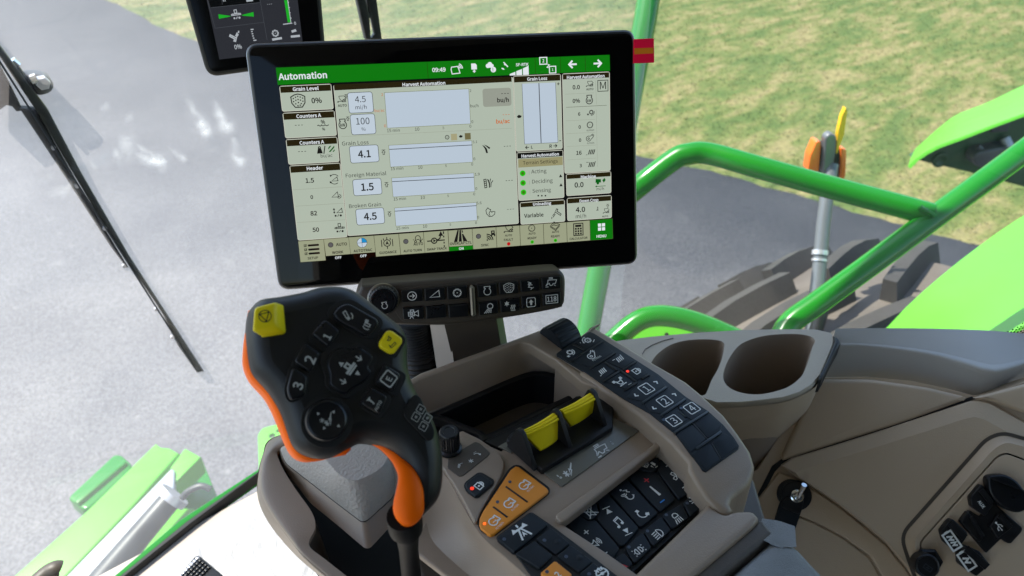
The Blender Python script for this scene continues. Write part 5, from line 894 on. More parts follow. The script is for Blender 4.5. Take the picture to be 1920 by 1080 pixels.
# ================================================================ the touchscreen
def rect_frame(px, t0):                        # the real rectangle behind four photo corners TL TR BR BL, first corner t0 deep
    d = [np.array(ray(q)) for q in px]; s = np.linalg.solve(np.array([-d[1], d[2], -d[3]]).T, -d[0]) * t0
    P_ = [Vector(d[0] * t0), Vector(d[1] * s[0]), Vector(d[2] * s[1]), Vector(d[3] * s[2])]
    ex = ((P_[1] - P_[0]) + (P_[2] - P_[3])).normalized(); dn = ((P_[3] - P_[0]) + (P_[2] - P_[1])).normalized(); n = ex.cross(-dn).normalized()
    return Fr(EYE + (P_[0] + P_[1] + P_[2] + P_[3]) / 4, ex, n)
SF = rect_frame([(517, 128), (1142, 103), (1149, 447), (563, 492)], .700)
BACK = SF.o - SF.n * .02
R = Root("touchscreen_monitor", "large black framed touchscreen showing a green titled page of figures and graphs", "monitor", BACK - CZ * .14)
G = .0012
# housing and glass
p = Part("housing", R, angle=50); oc = [SF.at(q) for q in ((460, 84), (1190, 57), (1195, 494), (524, 544))]
cx = sum(q[0] for q in oc) / 4; ou = rnd(ccw(oc), .010, 7); p.prism(SF, ou, -.020, -.0002, "monitor_frame", .0025)
p.prism(SF, inset(ou, .02), -.045, -.0201, "monitor_frame", .004)
p.rings([[SF.P(q, -.008) for q in inset(ou, -.0006)], [SF.P(q, -.0035) for q in inset(ou, -.0008)], [SF.P(q, -.0015) for q in inset(ou, .0004)]], "bezel_edge" if 0 else "monitor_frame"); p.done()
p = Part("edge_trim", R); ri = inset(ou, -.0004)
p.rings([[SF.P(q, -.0045) for q in inset(ou, -.0002)], [SF.P(q, -.0042) for q in inset(ou, -.0009)], [SF.P(q, -.0032) for q in inset(ou, -.0009)], [SF.P(q, -.0028) for q in inset(ou, -.0002)]], "bezel_edge"); p.done()
p = Part("glass_face", R); p.prism(SF, inset(ou, .0022), -.0004, .0006, "monitor_glass", .0005, 3); p.done()
SX = SF.mpp((830, 290))                        # metres per photo pixel on the screen
def sp(name, parent): return Part(name, parent, angle=10)
DISP = sp("display", R); h0 = .00075
tl, tr, br_, bl = [SF.at(q) for q in ((520, 130), (1141, 104), (1148, 446), (561, 484))]
dispu = [SF.at(q) for q in ((519, 128), (1142, 103), (1148, 446), (560, 456))]
DISP.poly(SF, [tuple(q) for q in dispu], h0, "d_black"); DISP.done()
def srect(p, a, b, m, h, r=0.0, line=None, lw=.0004):
    a, b = SF.at(a), SF.at(b); q = [(a[0], b[1]), (b[0], b[1]), (b[0], a[1]), (a[0], a[1])]
    if r: q = rnd(q, r, 4)
    if m: p.poly(SF, q, h, m)
    if line: p.stroke(SF, q, lw, h + 3e-5, line, True)
def sline(p, a, b, m, h, w=.0004): p.stroke(SF, [SF.at(a), SF.at(b)], w, h, m)
def stx(p, t, c, w, m, h, bold=True, ys=.95):  # text by centre and width in photo pixels, level on the screen
    p.text(SF, t, SF.at(c), (w * SX * 1.0, 0), m, h, bold, ys)
def sic(p, name, c, r, m, h, lw=.14): p.icon(SF, name, SF.at(c), (r * SX, 0), m, h, lw)
L1, L2, L3, L4 = .0010, .00112, .00124, .00136
def panel(a, b, title, tp, tw, hd, name="panel", bg="s_bg", hm="s_head"):
    p = sp(name, DISP); srect(p, a, b, bg, L1, .0018, "s_frame", .00045)
    # title band: from the top edge down to photo row of hd
    A_, B_ = SF.at(a), SF.at(b); H_ = SF.at(hd)[1]; q = [(A_[0] + .0004, H_), (B_[0] - .0004, H_), (B_[0] - .0004, A_[1] - .0004), (A_[0] + .0004, A_[1] - .0004)]
    p.poly(SF, q, L2, hm)
    if title: stx(p, title, tp, tw, "s_white", L3)
    return p
# green title bar
p = sp("title_bar", DISP); p.poly(SF, [SF.at(q) for q in (zA(334, 332), zB(1306, 228), zB(1310, 358), zA(350, 472))], L1, "s_green")
stx(p, "Automation", zA(552, 397), 84, "s_white", L2); stx(p, "09:49", zA(1653, 349), 24.5, "s_white", L2)
for x0, y0, x1, y1 in ((1557, 287, 1567, 418),): sline(p, zA(x0, y0), zA(x1, y1), "s_head", L2, .0003)
for x0, y0, x1, y1 in ((702, 252, 708, 382), (906, 245, 910, 376), (1108, 238, 1112, 368)): sline(p, zB(x0, y0), zB(x1, y1), "s_head", L2, .0003)
sic(p, "screenw", zB(68, 345), 10, "s_white", L2, .16); sic(p, "doc", zB(210, 335), 8.5, "s_white", L2); sic(p, "cloud", zB(343, 328), 10, "s_white", L2); sic(p, "sat", zB(462, 315), 6.5, "s_white", L2, .2); stx(p, "SF-RTK", zB(599, 307), 24, "s_white", L2); sic(p, "bars", zB(574, 352), 18, "s_white", L2); sic(p, "swapscr", zB(806, 316), 15, "s_white", L2, .12)
sic(p, "left", zB(1008, 305), 9.5, "s_white", L2, .34); sic(p, "right", zB(1208, 298), 9.5, "s_white", L2, .34); stx(p, "!", zB(362, 347), 1.6, "s_green", L3); p.done()
# left column
p = panel(zA(364, 482), zA(800, 666), "Grain Level", zA(576, 501), 45, zA(372, 536)); sic(p, "hopper", zA(516, 605), 13.5, "s_ink", L2, .13); stx(p, "0%", zA(664, 597), 18, "s_ink", L2); p.done()
p = panel(zA(390, 700), zA(826, 880), "Counters A", zA(601, 721), 43.5, zA(398, 754)); stx(p, "- - -", zA(521, 797), 14, "s_ink", L2, True, .8); sic(p, "moist", zA(718, 800), 10.5, "s_ink", L2, .12); p.done()
p = panel(zA(416, 914), zA(848, 1092), "Counters A", zA(626, 936), 43.5, zA(424, 968)); stx(p, "- - -", zA(547, 1010), 14, "s_ink", L2, True, .8); sic(p, "weight", zA(715, 1000), 11, "s_ink", L2, .16); sic(p, "hatch", zA(784, 988), 5.5, "s_green2", L2); stx(p, "bu/ac", zA(745, 1045), 21, "s_ink", L2, False); p.done()
p = panel(zC(446, 90), zC(912, 664), "Header", zC(650, 107), 29, zC(454, 146))
for t, x, y, w in (("1.5", 609, 208, 15), ("0", 625, 342, 5.5), ("82", 641, 473, 12), ("50", 657, 606, 12)): stx(p, t, zC(x, y), w, "s_ink", L2)
for n_, x, y, r_ in (("wedge_rot", 808, 198, 9), ("wedge_gear", 825, 330, 8.5), ("wedge_up", 835, 465, 9), ("header", 850, 592, 9)): sic(p, n_, zC(x, y), r_, "s_ink", L2, .13)
for x0, y0, x1, y1 in ((470, 284, 870, 258), (494, 416, 885, 391), (506, 548, 898, 525)): sline(p, zC(x0, y0), zC(x1, y1), "s_rule", L2, .0003)
p.done()
# main page
p = sp("panel", DISP); srect(p, zA(800, 472), zD(570, 556), "s_bg", L1, .0018, "s_frame", .0004); p.poly(SF, [SF.at(q) for q in (zA(803, 468), zB(512, 404), zB(514, 446), zA(808, 516))], L2, "s_head"); stx(p, "Harvest Automation", zA(1532, 462), 78, "s_white", L3)
def box(c, w, hh, big, small=None, bw=20, sw=20):
    q = SF.at(c); w, hh = w * SX / 2, hh * SX / 2; u = rnd([(q[0] - w, q[1] - hh), (q[0] + w, q[1] - hh), (q[0] + w, q[1] + hh), (q[0] - w, q[1] + hh)], .0024, 4)
    p.poly(SF, u, L2, "s_box"); p.stroke(SF, u, .0004, L3, "s_ink", True)
    if small: p.text(SF, big, (q[0], q[1] + hh * .32), (bw * SX, 0), "s_ink", L3, False, 1.0); p.text(SF, small, (q[0], q[1] - hh * .48), (sw * SX, 0), "s_ink", L3, False, .95)
    else: p.text(SF, big, q, (bw * SX, 0), "s_ink", L3, True, 1.0)
box(zA(1020, 614), 44, 36, "4.5", "mi/h", 19, 20); box(zA(1040, 790), 44, 36, "100", "%", 24, 7.5)
box(zA(1050, 1030), 52, 31, "4.1", None, 23); box(zC(1075, 260), 52, 30, "1.5", None, 23); box(zC(1098, 498), 52, 30, "4.5", None, 24)
sic(p, "combine", zA(868, 595), 8.5, "s_ink", L2, .11); stx(p, "AUTO", zA(872, 638), 16, "s_ink", L2); sic(p, "uparrow", zA(902, 565), 3.5, "s_ink", L2, .22); sic(p, "kw", zA(875, 787), 9, "s_ink", L2, .16); sic(p, "uparrow", zA(916, 746), 3.7, "s_ink", L2, .22)
sic(p, "uparrow", zA(1206, 1017), 4.6, "s_ink", L2, .2); sic(p, "uparrow", zC(1230, 243), 4.6, "s_ink", L2, .2); sic(p, "uparrow", zC(1254, 480), 4.6, "s_ink", L2, .2)
stx(p, "Grain Loss", zA(977, 940), 48, "s_ink", L2, False); stx(p, "Foreign Material", zC(1064, 163), 74, "s_ink", L2, False); stx(p, "Broken Grain", zC(1056, 407), 59, "s_ink", L2, False)
def graph(a, b, line_y=None):
    srect(p, a, b, "s_graph", L2, 0, "s_line", .00035)
    if line_y: sline(p, line_y[0], line_y[1], "s_ink", L3 + 4e-5, .00055)
graph(zA(1212, 534), zB(182, 786)); graph(zA(1247, 960), zB(200, 1096), (zA(1252, 993), zB(196, 957)))
graph(zC(1270, 188), zD(216, 298), (zC(1275, 217), zD(212, 181))); graph(zC(1293, 430), zD(236, 530), (zC(1297, 456), zD(230, 411)))
for t, q, w in (("2", zB(180, 518), 3.6), ("0", zB(196, 769), 4), ("0", zB(180, 806), 4), ("bu/h", zB(213, 642), 15), ("5.1", zB(216, 932), 8.5), ("0", zB(212, 1070), 4), ("15 min", zA(1285, 839), 23), ("10", zA(1477, 829), 8), ("5", zA(1689, 819), 3.4), ("15 min", zC(1315, 110), 23), ("10", zC(1502, 101), 8), ("5", zC(1710, 89), 3.4), ("0", zD(195, 76), 4),
        ("15 min", zC(1337, 355), 23), ("10", zC(1522, 345), 8), ("5", zC(1727, 332), 3.4), ("1.9", zD(236, 157), 9), ("0", zD(228, 273), 4), ("0", zD(211, 317), 4), ("15 min", zC(1358, 591), 23), ("10", zC(1541, 578), 8), ("5", zC(1745, 565), 3.4), ("5.6", zD(250, 390), 9.5), ("0", zD(243, 505), 4), ("0", zD(226, 549), 4)): stx(p, t, q, w, "s_ink", L2, False)
for t, q, w in (("2", zA(1194, 550), 3.6), ("0", zA(1218, 803), 4), ("bu/ac", zA(1173, 680), 18)): stx(p, t, q, w, "s_orange", L2, False)
u_ = SF.at(zB(280, 496)); srect(p, zB(278, 505), zB(512, 638), "s_grey", L2, .0024, "s_rule", .0003); stx(p, "- - -", zB(460, 541), 14, "s_ink", L3, True, .8); stx(p, "bu/h", zB(444, 596), 22, "s_ink", L3); stx(p, "- - -", zB(469, 712), 13, "s_orange", L2, True, .8); stx(p, "bu/ac", zB(444, 768), 26, "s_orange", L2)
stx(p, "- - -", zB(479, 967), 13.5, "s_ink", L2, True, .8); stx(p, "- - -", zD(494, 208), 13.5, "s_ink", L2, True, .8); stx(p, "- - -", zD(505, 440), 13.5, "s_ink", L2, True, .8)
sic(p, "straw", zB(310, 988), 8.5, "s_ink", L2); sic(p, "chaff", zD(328, 230), 9.5, "s_ink", L2, .15); sic(p, "broken", zD(342, 463), 9.5, "s_ink", L2, .13)
srect(p, zB(22, 868), zB(74, 918), "s_tan", L2); srect(p, zB(134, 862), zB(184, 912), "s_olive", L2); sic(p, "gear", zA(1720, 895), 4.5, "s_ink", L2, .18); sic(p, "hare", zB(104, 890), 4, "s_ink", L2)
sline(p, zA(862, 890), zB(515, 822), "s_rule", L2, .00025); p.done()
# grain loss bars
p = panel(zB(528, 400), zB(924, 988), "Grain Loss", zB(720, 421), 38, zB(534, 452)); q = [SF.at(x) for x in (zB(597, 462), zB(868, 452), zB(888, 937), zB(618, 950))]; p.poly(SF, q, L2, "s_graph")
sline(p, zB(597, 462), zB(618, 950), "s_ink", L3, .0003); sline(p, zB(868, 452), zB(888, 937), "s_ink", L3, .0003); sline(p, zB(618, 950), zB(888, 937), "s_ink", L3, .0003); sline(p, zB(734, 457), zB(752, 942), "s_ink", L3, .0007)
stx(p, "+", zB(891, 463), 5, "s_ink", L2); stx(p, "-", zB(907, 923), 3.5, "s_ink", L2); sic(p, "left", zB(640, 977), 4.5, "s_ink", L2, .3); stx(p, "L", zB(678, 974), 3.6, "s_ink", L2); stx(p, "R", zB(830, 967), 5, "s_ink", L2); sic(p, "right", zB(866, 964), 4.5, "s_ink", L2, .3); sic(p, "hare", zB(577, 730), 5, "s_ink", L2); p.done()
# terrain settings
p = panel(zB(556, 1020), zD(938, 346), "Harvest Automation", zB(745, 1038), 73, zB(562, 1068), hm="s_black"); srect(p, zD(566, 36), zD(928, 82), "s_olive2", L2); stx(p, "Terrain Settings", zD(746, 62), 68, "s_ink", L3, False)
for t, x, y, w in (("Acting", 734, 137, 30), ("Deciding", 763, 216, 40.5), ("Sensing", 757, 292, 36.5)): stx(p, t, zD(x, y), w, "s_ink", L2, False)
for x, y in ((603, 150), (606, 228), (610, 304)):
    for r_, m_, k_ in ((5.6, "s_led", 0), (3.0, "s_ledc", 1)): p.poly(SF, circ(SF.at(zD(x, y)), r_ * SX, 16), L2 + k_ * 8e-5, m_)
    sline(p, zD(x + 52, y - 20), zD(x + 53, y + 14), "s_rule", L2, .0003)
for x, y in ((910, 170), (913, 243)): sic(p, "tri", zD(x, y), 4.6, "s_ink", L2)
for x in (729, 758, 787): p.poly(SF, circ(SF.at(zD(x, 331)), 1.6 * SX, 10), L2, "s_ink")
p.done()
p = panel(zD(582, 388), zD(945, 538), "Unloading", zD(760, 398), 36, zD(586, 425)); stx(p, "Variable", zD(693, 488), 38.5, "s_ink", L2); sic(p, "auger", zD(874, 478), 10.5, "s_ink", L2, .13); p.done()
# right column
p = panel(zB(924, 382), zD(1312, 128), "Harvest Automation", zB(1113, 404), 73, zB(930, 428))
for t, q, w in (("0.0", zB(1036, 490), 14), ("0%", zB(1037, 600), 14.5), ("6", zB(1060, 707), 5), ("0", zB(1064, 812), 5.2), ("0", zB(1067, 918), 5.2), ("16", zB(1058, 1021), 10.5), ("3", zD(1072, 88), 5)): stx(p, t, q, w, "s_ink", L2)
for n_, q, r_, lw in (("combine", zB(1145, 470), 7.5, .12), ("kw", zB(1142, 590), 8.5, .17), ("concave2", zB(1158, 692), 6.5, .16), ("gear2", zB(1147, 795), 7, .15), ("blower", zB(1148, 900), 8, .14), ("slash_dn", zB(1154, 1015), 9.5, .1), ("slash_up", zD(1156, 80), 9.5, .1)): sic(p, n_, q, r_, "s_ink", L2, lw)
stx(p, "AUTO", zB(1146, 506), 14, "s_ink", L2); stx(p, "n/min", zB(1150, 838), 14.5, "s_ink", L2, False); stx(p, "n/min", zB(1152, 942), 14, "s_ink", L2, False)
srect(p, zB(1210, 436), zB(1293, 520), None, L2, 0, "s_ink", .0006); stx(p, "M", zB(1252, 476), 12, "s_ink", L3, False)
for a_, b_ in ((zB(945, 547), zB(1180, 535)), (zB(950, 762), zB(1190, 750)), (zB(955, 866), zB(1190, 855)), (zB(960, 970), zB(1195, 958)), (zD(965, 42), zD(1195, 26)), (zB(1192, 436), zB(1200, 630)), (zB(1198, 670), zD(1208, 100))): sline(p, a_, b_, "s_rule", L2, .00025)
sline(p, zB(955, 653), zB(1283, 636), "s_keyline", L2, .0003); p.done()
p = panel(zD(955, 158), zD(1318, 308), "Machine", zD(1134, 176), 30, zD(960, 196)); stx(p, "0.0", zD(1059, 243), 18, "s_ink", L2); sic(p, "machine", zD(1232, 228), 10.5, "s_green2", L2, .1); stx(p, "mi/h", zD(1230, 277), 15, "s_ink", L2, False); p.done()
p = panel(zD(962, 352), zD(1322, 508), "Down Crop", zD(1139, 372), 38, zD(966, 394)); stx(p, "4.0", zD(1070, 443), 19, "s_ink", L2); stx(p, "mi/h", zD(1074, 498), 21, "s_ink", L2, False); sic(p, "combine", zD(1278, 460), 7, "s_ink", L2, .12); sic(p, "downcrop", zD(1222, 440), 6, "s_ink", L2, .14); sic(p, "uparrow", zD(1291, 413), 3.5, "s_ink", L2, .2); stx(p, "AUTO", zD(1270, 498), 12.5, "s_ink", L2); p.done()
# soft keys along the bottom
def skey(q, bg="s_key"):
    p = sp("soft_key", DISP); u = [SF.at(x) for x in q]; p.poly(SF, u, L1, bg); p.stroke(SF, u, .0003, L2, "s_keyline", True); return p
p = skey((y4(57, 198), y4(352, 174), y4(378, 420), y4(84, 442)))
for yy in (246, 294, 340):
    o_ = (yy - 246) * .11; sic(p, "check", y4(140 + o_, yy + 3), 2.8, "s_ink", L2, .3); srect(p, y4(168 + o_, yy - 10), y4(300 + o_, yy + 4), "s_ink", L2, .0008)
stx(p, "SETUP", y4(228, 392), 19.5, "s_ink", L2); p.done()
p = skey((y4(352, 174), y4(642, 152), y4(666, 346), y4(378, 370))); stx(p, "AUTO", y4(560, 232), 20.5, "s_ink", L2); stx(p, "WORK", y4(516, 326), 21, "s_ink", L2); stx(p, "OFF", y4(522, 388), 12, "s_white", L2)
for r_, m_, k_ in ((5, "s_ink", 0), (4.2, "s_dot", 1)): p.poly(SF, circ(SF.at(y4(434, 240)), r_ * SX, 16), L2 + k_ * 6e-5, m_)
p.done()
p = skey((y4(642, 152), y4(934, 132), y4(956, 324), y4(666, 346))); c_ = SF.at(y4(798, 214)); r_ = 9.2 * SX; p.poly(SF, circ(c_, r_, 24), L2, "s_box"); p.poly(SF, [c_] + [(c_[0] + r_ * math.cos(k * math.pi / 16), c_[1] + r_ * math.sin(k * math.pi / 16)) for k in range(9)], L3, "s_blue"); p.stroke(SF, circ(c_, r_, 24), .0003, L4, "s_ink", True); sline(p, y4(740, 219), y4(856, 210), "s_ink", L4, .0003); sline(p, y4(793, 158), y4(802, 270), "s_ink", L4, .0003)
stx(p, "AUTOTRAC", y4(808, 304), 35, "s_ink", L2); stx(p, "OFF", y4(814, 367), 12, "s_white", L2); p.done()
p = skey((y4(936, 132), y4(1222, 112), y4(1246, 354), y4(960, 377))); sic(p, "guidance", y4(1089, 218), 11.5, "s_ink", L2, .13); stx(p, "GUIDANCE", y4(1100, 326), 32.5, "s_ink", L2); p.done()
p = skey((y4(1224, 112), y4(1508, 92), y4(1528, 332), y4(1248, 354))); sic(p, "uturn", y4(1446, 172), 9.5, "s_ink", L2, .14); stx(p, "AUTO", y4(1450, 229), 18.5, "s_ink", L2); stx(p, "AUTO TURN", y4(1384, 306), 35, "s_ink", L2)
for r_, m_, k_ in ((5, "s_ink", 0), (4.2, "s_dot", 1)): p.poly(SF, circ(SF.at(y4(1306, 200)), r_ * SX, 16), L2 + k_ * 6e-5, m_)
p.done()
p = skey((y4(1510, 92), y4(1792, 72), y4(1808, 312), y4(1528, 332))); sic(p, "swap", y4(1655, 180), 17, "s_ink", L2, .13); stx(p, "SWAP TRACK", y4(1666, 286), 38.5, "s_ink", L2); p.done()
p = skey((y5(112, 180), y5(366, 162), y5(376, 336), y5(124, 352))); sic(p, "rows", y5(244, 232), 13.5, "s_ink", L2); stx(p, "OVERLAP CTL", y5(247, 313), 42, "s_ink", L2); p.poly(SF, [SF.at(q) for q in (y5(124, 353), y5(376, 337), y5(378, 378), y5(127, 398))], L1, "s_green"); stx(p, "ON", y5(252, 370), 9, "s_white", L2); p.done()
p = skey((y5(368, 162), y5(618, 144), y5(628, 360), y5(378, 378))); sic(p, "wifi", y5(558, 238), 10, "s_ink", L2, .2); stx(p, "SYNC", y5(503, 334), 15.5, "s_ink", L2)
for r_, m_, k_ in ((5, "s_ink", 0), (4.2, "s_dot", 1)): p.poly(SF, circ(SF.at(y5(434, 241)), r_ * SX, 16), L2 + k_ * 6e-5, m_)
p.done()
for q, ic, c0, l1, l2, led in (((y5(620, 144), y5(868, 126), y5(878, 340), y5(630, 360)), "combine", y5(752, 175), ("AUTO", y5(751, 231)), ("FAULT", y5(752, 277)), (y5(754, 321), "s_red")), ((y5(870, 126), y5(1118, 108), y5(1126, 322), y5(880, 340)), "gear2", y5(997, 155), ("AUTO", y5(1000, 212)), ("READY", y5(1001, 259)), (y5(1002, 301), "s_led")), ((y5(1120, 108), y5(1364, 92), y5(1372, 302), y5(1128, 322)), "field", y5(1244, 135), ("AUTO", y5(1248, 194)), ("READY", y5(1248, 240)), (y5(1248, 284), "s_led"))):
    p = skey(q); sic(p, ic, c0, 8 if ic == "gear2" else 10, "s_ink", L2, .12); stx(p, l1[0], l1[1], 14, "s_ink", L2); stx(p, l2[0], l2[1], 18, "s_ink", L2); p.poly(SF, circ(SF.at(led[0]), 3.5 * SX, 14), L2, led[1]); p.poly(SF, circ(SF.at(led[0]), 1.8 * SX, 10), L3, "s_ledc" if led[1] == "s_led" else "s_red"); p.done()
p = skey((y5(1366, 92), y5(1610, 72), y5(1616, 284), y5(1374, 302))); sic(p, "calc", y5(1490, 168), 12.5, "s_ink", L2, .14); stx(p, "CALCULATOR", y5(1492, 262), 36.5, "s_ink", L2); p.done()
p = skey((y5(1612, 72), y5(1850, 54), y5(1856, 266), y5(1618, 284)), "s_green"); sic(p, "menu", y5(1735, 142), 8, "s_white", L2); stx(p, "MENU", y5(1734, 239), 20, "s_white", L2); p.done()

# coloured tape on the corner
p = Part("tape_tab", loc=SF.P(SF.at((1205, 95)), 0)); p.slab(SF, zz(zB, 1505, 101, 1660, 94, 1668, 98, 1671, 286, 1664, 292, 1500, 298), .0008, .0016, "tape_pink", .0003); p.slab(SF, zz(zB, 1510, 175, 1662, 170, 1664, 216, 1510, 224), .0014, .0018, "tape_orange", 0); p.done("bright pink tape tab with an orange stripe on the touchscreen's corner", "tape")

# ---- keypad bar under the screen and its post
KF = Fr(U((870, 560), .722), SF.ex, SF.n)
R = Root("display_keypad", "slim brown bar of fourteen black keys with a round knob under the touchscreen", "keypad", KF.o - CZ * .03)
p = Part("bar_housing", R, angle=50)
hz_ = crv([KF.at(q) for q in zz(zE, 150, 205, 200, 190, 500, 165, 1000, 128, 1400, 96, 1660, 76, 1715, 82, 1745, 110, 1756, 160, 1752, 300, 1738, 345, 1700, 372, 1400, 430, 1000, 487, 800, 505, 560, 503, 300, 490, 150, 430, 110, 320)], 4)
p.prism(KF, hz_, -.028, 0, "bar_brown", .004); p.done()
for q in (zz(zE, 400, 212, 990, 166, 1010, 460, 850, 474, 480, 474, 420, 400), zz(zE, 1048, 168, 1690, 90, 1730, 110, 1738, 300, 1720, 345, 1090, 452, 1066, 440)):
    p = Part("key_bed", R); p.slab(KF, q, 0, .0008, "bar_brown", .0004, .003); p.done()
def dkey(q, ic=None, r_=9, lw=.14):
    p = Part("key", R); p.slab(KF, zz(zE, *q), .0006, .0034, "key_gloss", .0009, .0014); xs = q[0::2]; ys = q[1::2]
    if ic: put(p, KF, ic, zE(sum(xs) / 4, sum(ys) / 4), (r_, -r_ * .09), "ink", .0036, lw)
    p.done()
dkey((468, 234, 634, 218, 638, 312, 474, 322), "circ_arrow", 9, .17); dkey((650, 218, 808, 206, 812, 302, 654, 312), "wedge", 10); dkey((826, 204, 982, 192, 988, 290, 832, 300), "gear2", 9, .15)
dkey((478, 368, 642, 354, 646, 452, 486, 458), "camera", 10); dkey((660, 356, 820, 342, 824, 440, 666, 452)); dkey((836, 344, 994, 332, 1000, 432, 842, 442))
dkey((1064, 190, 1216, 174, 1220, 270, 1070, 284), "engine", 9, .13); dkey((1234, 172, 1384, 156, 1388, 250, 1240, 264), "hopper", 10.5, .12); dkey((1400, 152, 1550, 136, 1554, 230, 1406, 244), "rotor", 8.5, .13); dkey((1566, 132, 1716, 118, 1720, 210, 1572, 222), "combine2", 11, .11)
dkey((1072, 326, 1224, 310, 1228, 412, 1080, 426), "lamp", 10, .14); dkey((1242, 304, 1394, 288, 1398, 388, 1250, 404), "heat", 10, .12); dkey((1408, 280, 1556, 264, 1562, 362, 1414, 376), "upbox", 9, .13); dkey((1574, 256, 1716, 240, 1720, 334, 1580, 352), "counter", 11, .12)
p = Part("divider", R); a_, b_ = KF.at(zE(1020, 195), .003), KF.at(zE(1034, 425), .003); p.tube([KF.P(a_, .001), KF.P(tuple(Vector(a_).lerp(Vector(b_), .04)), .003), KF.P(tuple(Vector(a_).lerp(Vector(b_), .96)), .003), KF.P(b_, .001)], [.0012, .0026, .0026, .0012], "trim_metal", 14); p.done()
p = Part("select_knob", R); c_ = KF.at(zE(330, 315), .01); n_ = 90
for prof_, m_ in (([(.0142, 0, 0), (.0140, .0020, 0), (.0134, .0024, 0)], "trim_metal"), ([(.0130, .001, 1), (.0127, .0080, 1), (.0115, .0095, 0), (.0103, .0097, 0), (.0100, .0085, 0), (.001, .0085, 0)], "key_gloss")):
    p.rings([[KF.P((c_[0] + (r_ - .0006 * rb * (k % 3 == 0)) * math.cos(2 * math.pi * k / n_), c_[1] + (r_ - .0006 * rb * (k % 3 == 0)) * math.sin(2 * math.pi * k / n_)), h_) for k in range(n_)] for r_, h_, rb in prof_], m_, True, True, True)
put(p, KF, "engine", zE(338, 345), (7, -1), "ink", .0087); p.done()
R = Root("monitor_post", "brown post and cream trim carrying the touchscreen above the console bin", "stand", U((880, 680), .78) - CZ * .2)
p = Part("post", R, angle=40); a_, b_ = .765, .80
def pc(*q): return [U(x, t) for x, t in q]
p.rings([pc((zE(805, 490), a_ - .01), (zE(1215, 450), a_), (zE(1265, 440), a_ + .03), (zE(900, 470), a_ + .05)), pc((zE(860, 720), b_ - .01), (zE(1240, 600), b_), (zE(1295, 620), b_ + .03), (zE(950, 720), b_ + .05)), pc((zE(890, 900), b_), (zE(1270, 820), b_ + .01), (zE(1320, 820), b_ + .04), (zE(980, 900), b_ + .06))], "taupe_dark"); p.done()
p = Part("side_trim_strip", R); p.rings([pc((zE(690, 470), .775), (zE(812, 470), .765), (zE(835, 470), .80), (zE(700, 470), .81)), pc((zE(720, 660), .795), (zE(862, 660), .785), (zE(885, 660), .82), (zE(735, 660), .83)), pc((zE(755, 900), .81), (zE(895, 900), .80), (zE(930, 900), .84), (zE(765, 900), .85))], "cream"); p.done()
p = Part("cable_boot"); p.loc = U((770, 700), .8); pth = [U(zE(*q), t) for q, t in (((560, 440), .80), ((570, 560), .81), ((600, 700), .82), ((620, 900), .83))]
pp = crv(pth, 12, False); p.tube(pp, [.0165 + (.0016 if k % 2 else 0) for k in range(len(pp))], "seal", 20); p.done("black ribbed cable boot between the lever and the screen post", "cable boot")

# ================================================================ second display at the top
n2 = Vector((-.36, -.86, .30)); d0 = Fr(U((490, 60), .82), CR, n2); a_, b_ = d0.P(d0.at((391, 144))), d0.P(d0.at((612, 114))); D2 = Fr(d0.o, b_ - a_, n2)
R = Root("side_display", "small tilted dark display cut by the top edge, behind the touchscreen's corner", "monitor", D2.o - CZ * .12)
p = Part("housing", R, angle=50); ou = rnd(ccw([D2.at(q) for q in ((296, -180), (585, -207), (612, 114), (389, 145))]), .012, 7); p.prism(D2, ou, -.022, 0, "display_frame", .004); p.done()
p = Part("glass_face", R); p.prism(D2, inset(ou, .0042), -.001, .0006, "display_glass", .0004, 3); p.done()
p = Part("display", R, angle=10); S2 = D2.mpp((480, 60)); dq = [D2.at(zW(*q)) for q in ((180, -420), (1010, -480), (1120, 438), (382, 522))]; p.poly(D2, dq, .0010, "d_bg")
def d2l(a, b, m, w): p.stroke(D2, [D2.at(zW(*a)), D2.at(zW(*b))], w, .0012, m)
p.poly(D2, [D2.at(zW(*q)) for q in ((270, -60), (715, -120), (735, 20), (305, 68))], .0011, "d_black"); d2l((305, 68), (735, 22), "d_line", .0004); d2l((345, 248), (775, 195), "d_line", .0004); d2l((278, 5), (345, 248), "d_line", .0004); d2l((735, -20), (800, 350), "d_line", .0004)
for q in ((372, 125, 478, 140, 478, 146, 378, 165), (578, 132, 680, 106, 684, 146, 582, 138)): p.poly(D2, [D2.at(x) for x in zz(zW, *q)], .0012, "d_bar")
p.icon(D2, "header", D2.at(zW(528, 128)), (9 * S2, 0), "d_ink", .0012, .16); p.icon(D2, "auger", D2.at(zW(518, 318)), (-10 * S2, 0), "d_ink", .0012, .25); p.icon(D2, "gear", D2.at(zW(872, 292)), (7 * S2, 0), "d_ink", .0012, .22); d2l((845, 348), (930, 334), "d_ink", .0022); d2l((1008, 322), (1088, 314), "d_ink", .0022); d2l((1015, 278), (1055, 265), "d_ink", .0024)
p.text(D2, "0%", D2.at(zW(545, 410)), (14 * S2, 0), "d_ink", .0012, True, 1.1); p.text(D2, "- - -", D2.at(zW(822, 37)), (9 * S2, 0), "d_ink", .0012, True, .8); p.text(D2, "0", D2.at(zW(1045, 204)), (4.4 * S2, 0), "d_ink", .0012, True)
p.text(D2, "RT", D2.at(zW(427, 4)), (6 * S2, 0), "d_ink", .0012, True); d2l((618, 8), (676, 2), "d_ink", .0018); d2l((400, -30), (408, 40), "d_line", .0004)
p.stroke(D2, [D2.at(zW(957, -40)), D2.at(zW(994, 196))], .0030, .0012, "d_bar"); d2l((975, -40), (1010, 204), "d_ink", .0008); d2l((940, 214), (1012, 204), "d_ink", .0010)
for k in range(5): d2l((985 + 7 * k - 6, 22 + 46 * k), (996 + 7 * k - 3, 20 + 46 * k), "d_ink", .0008)
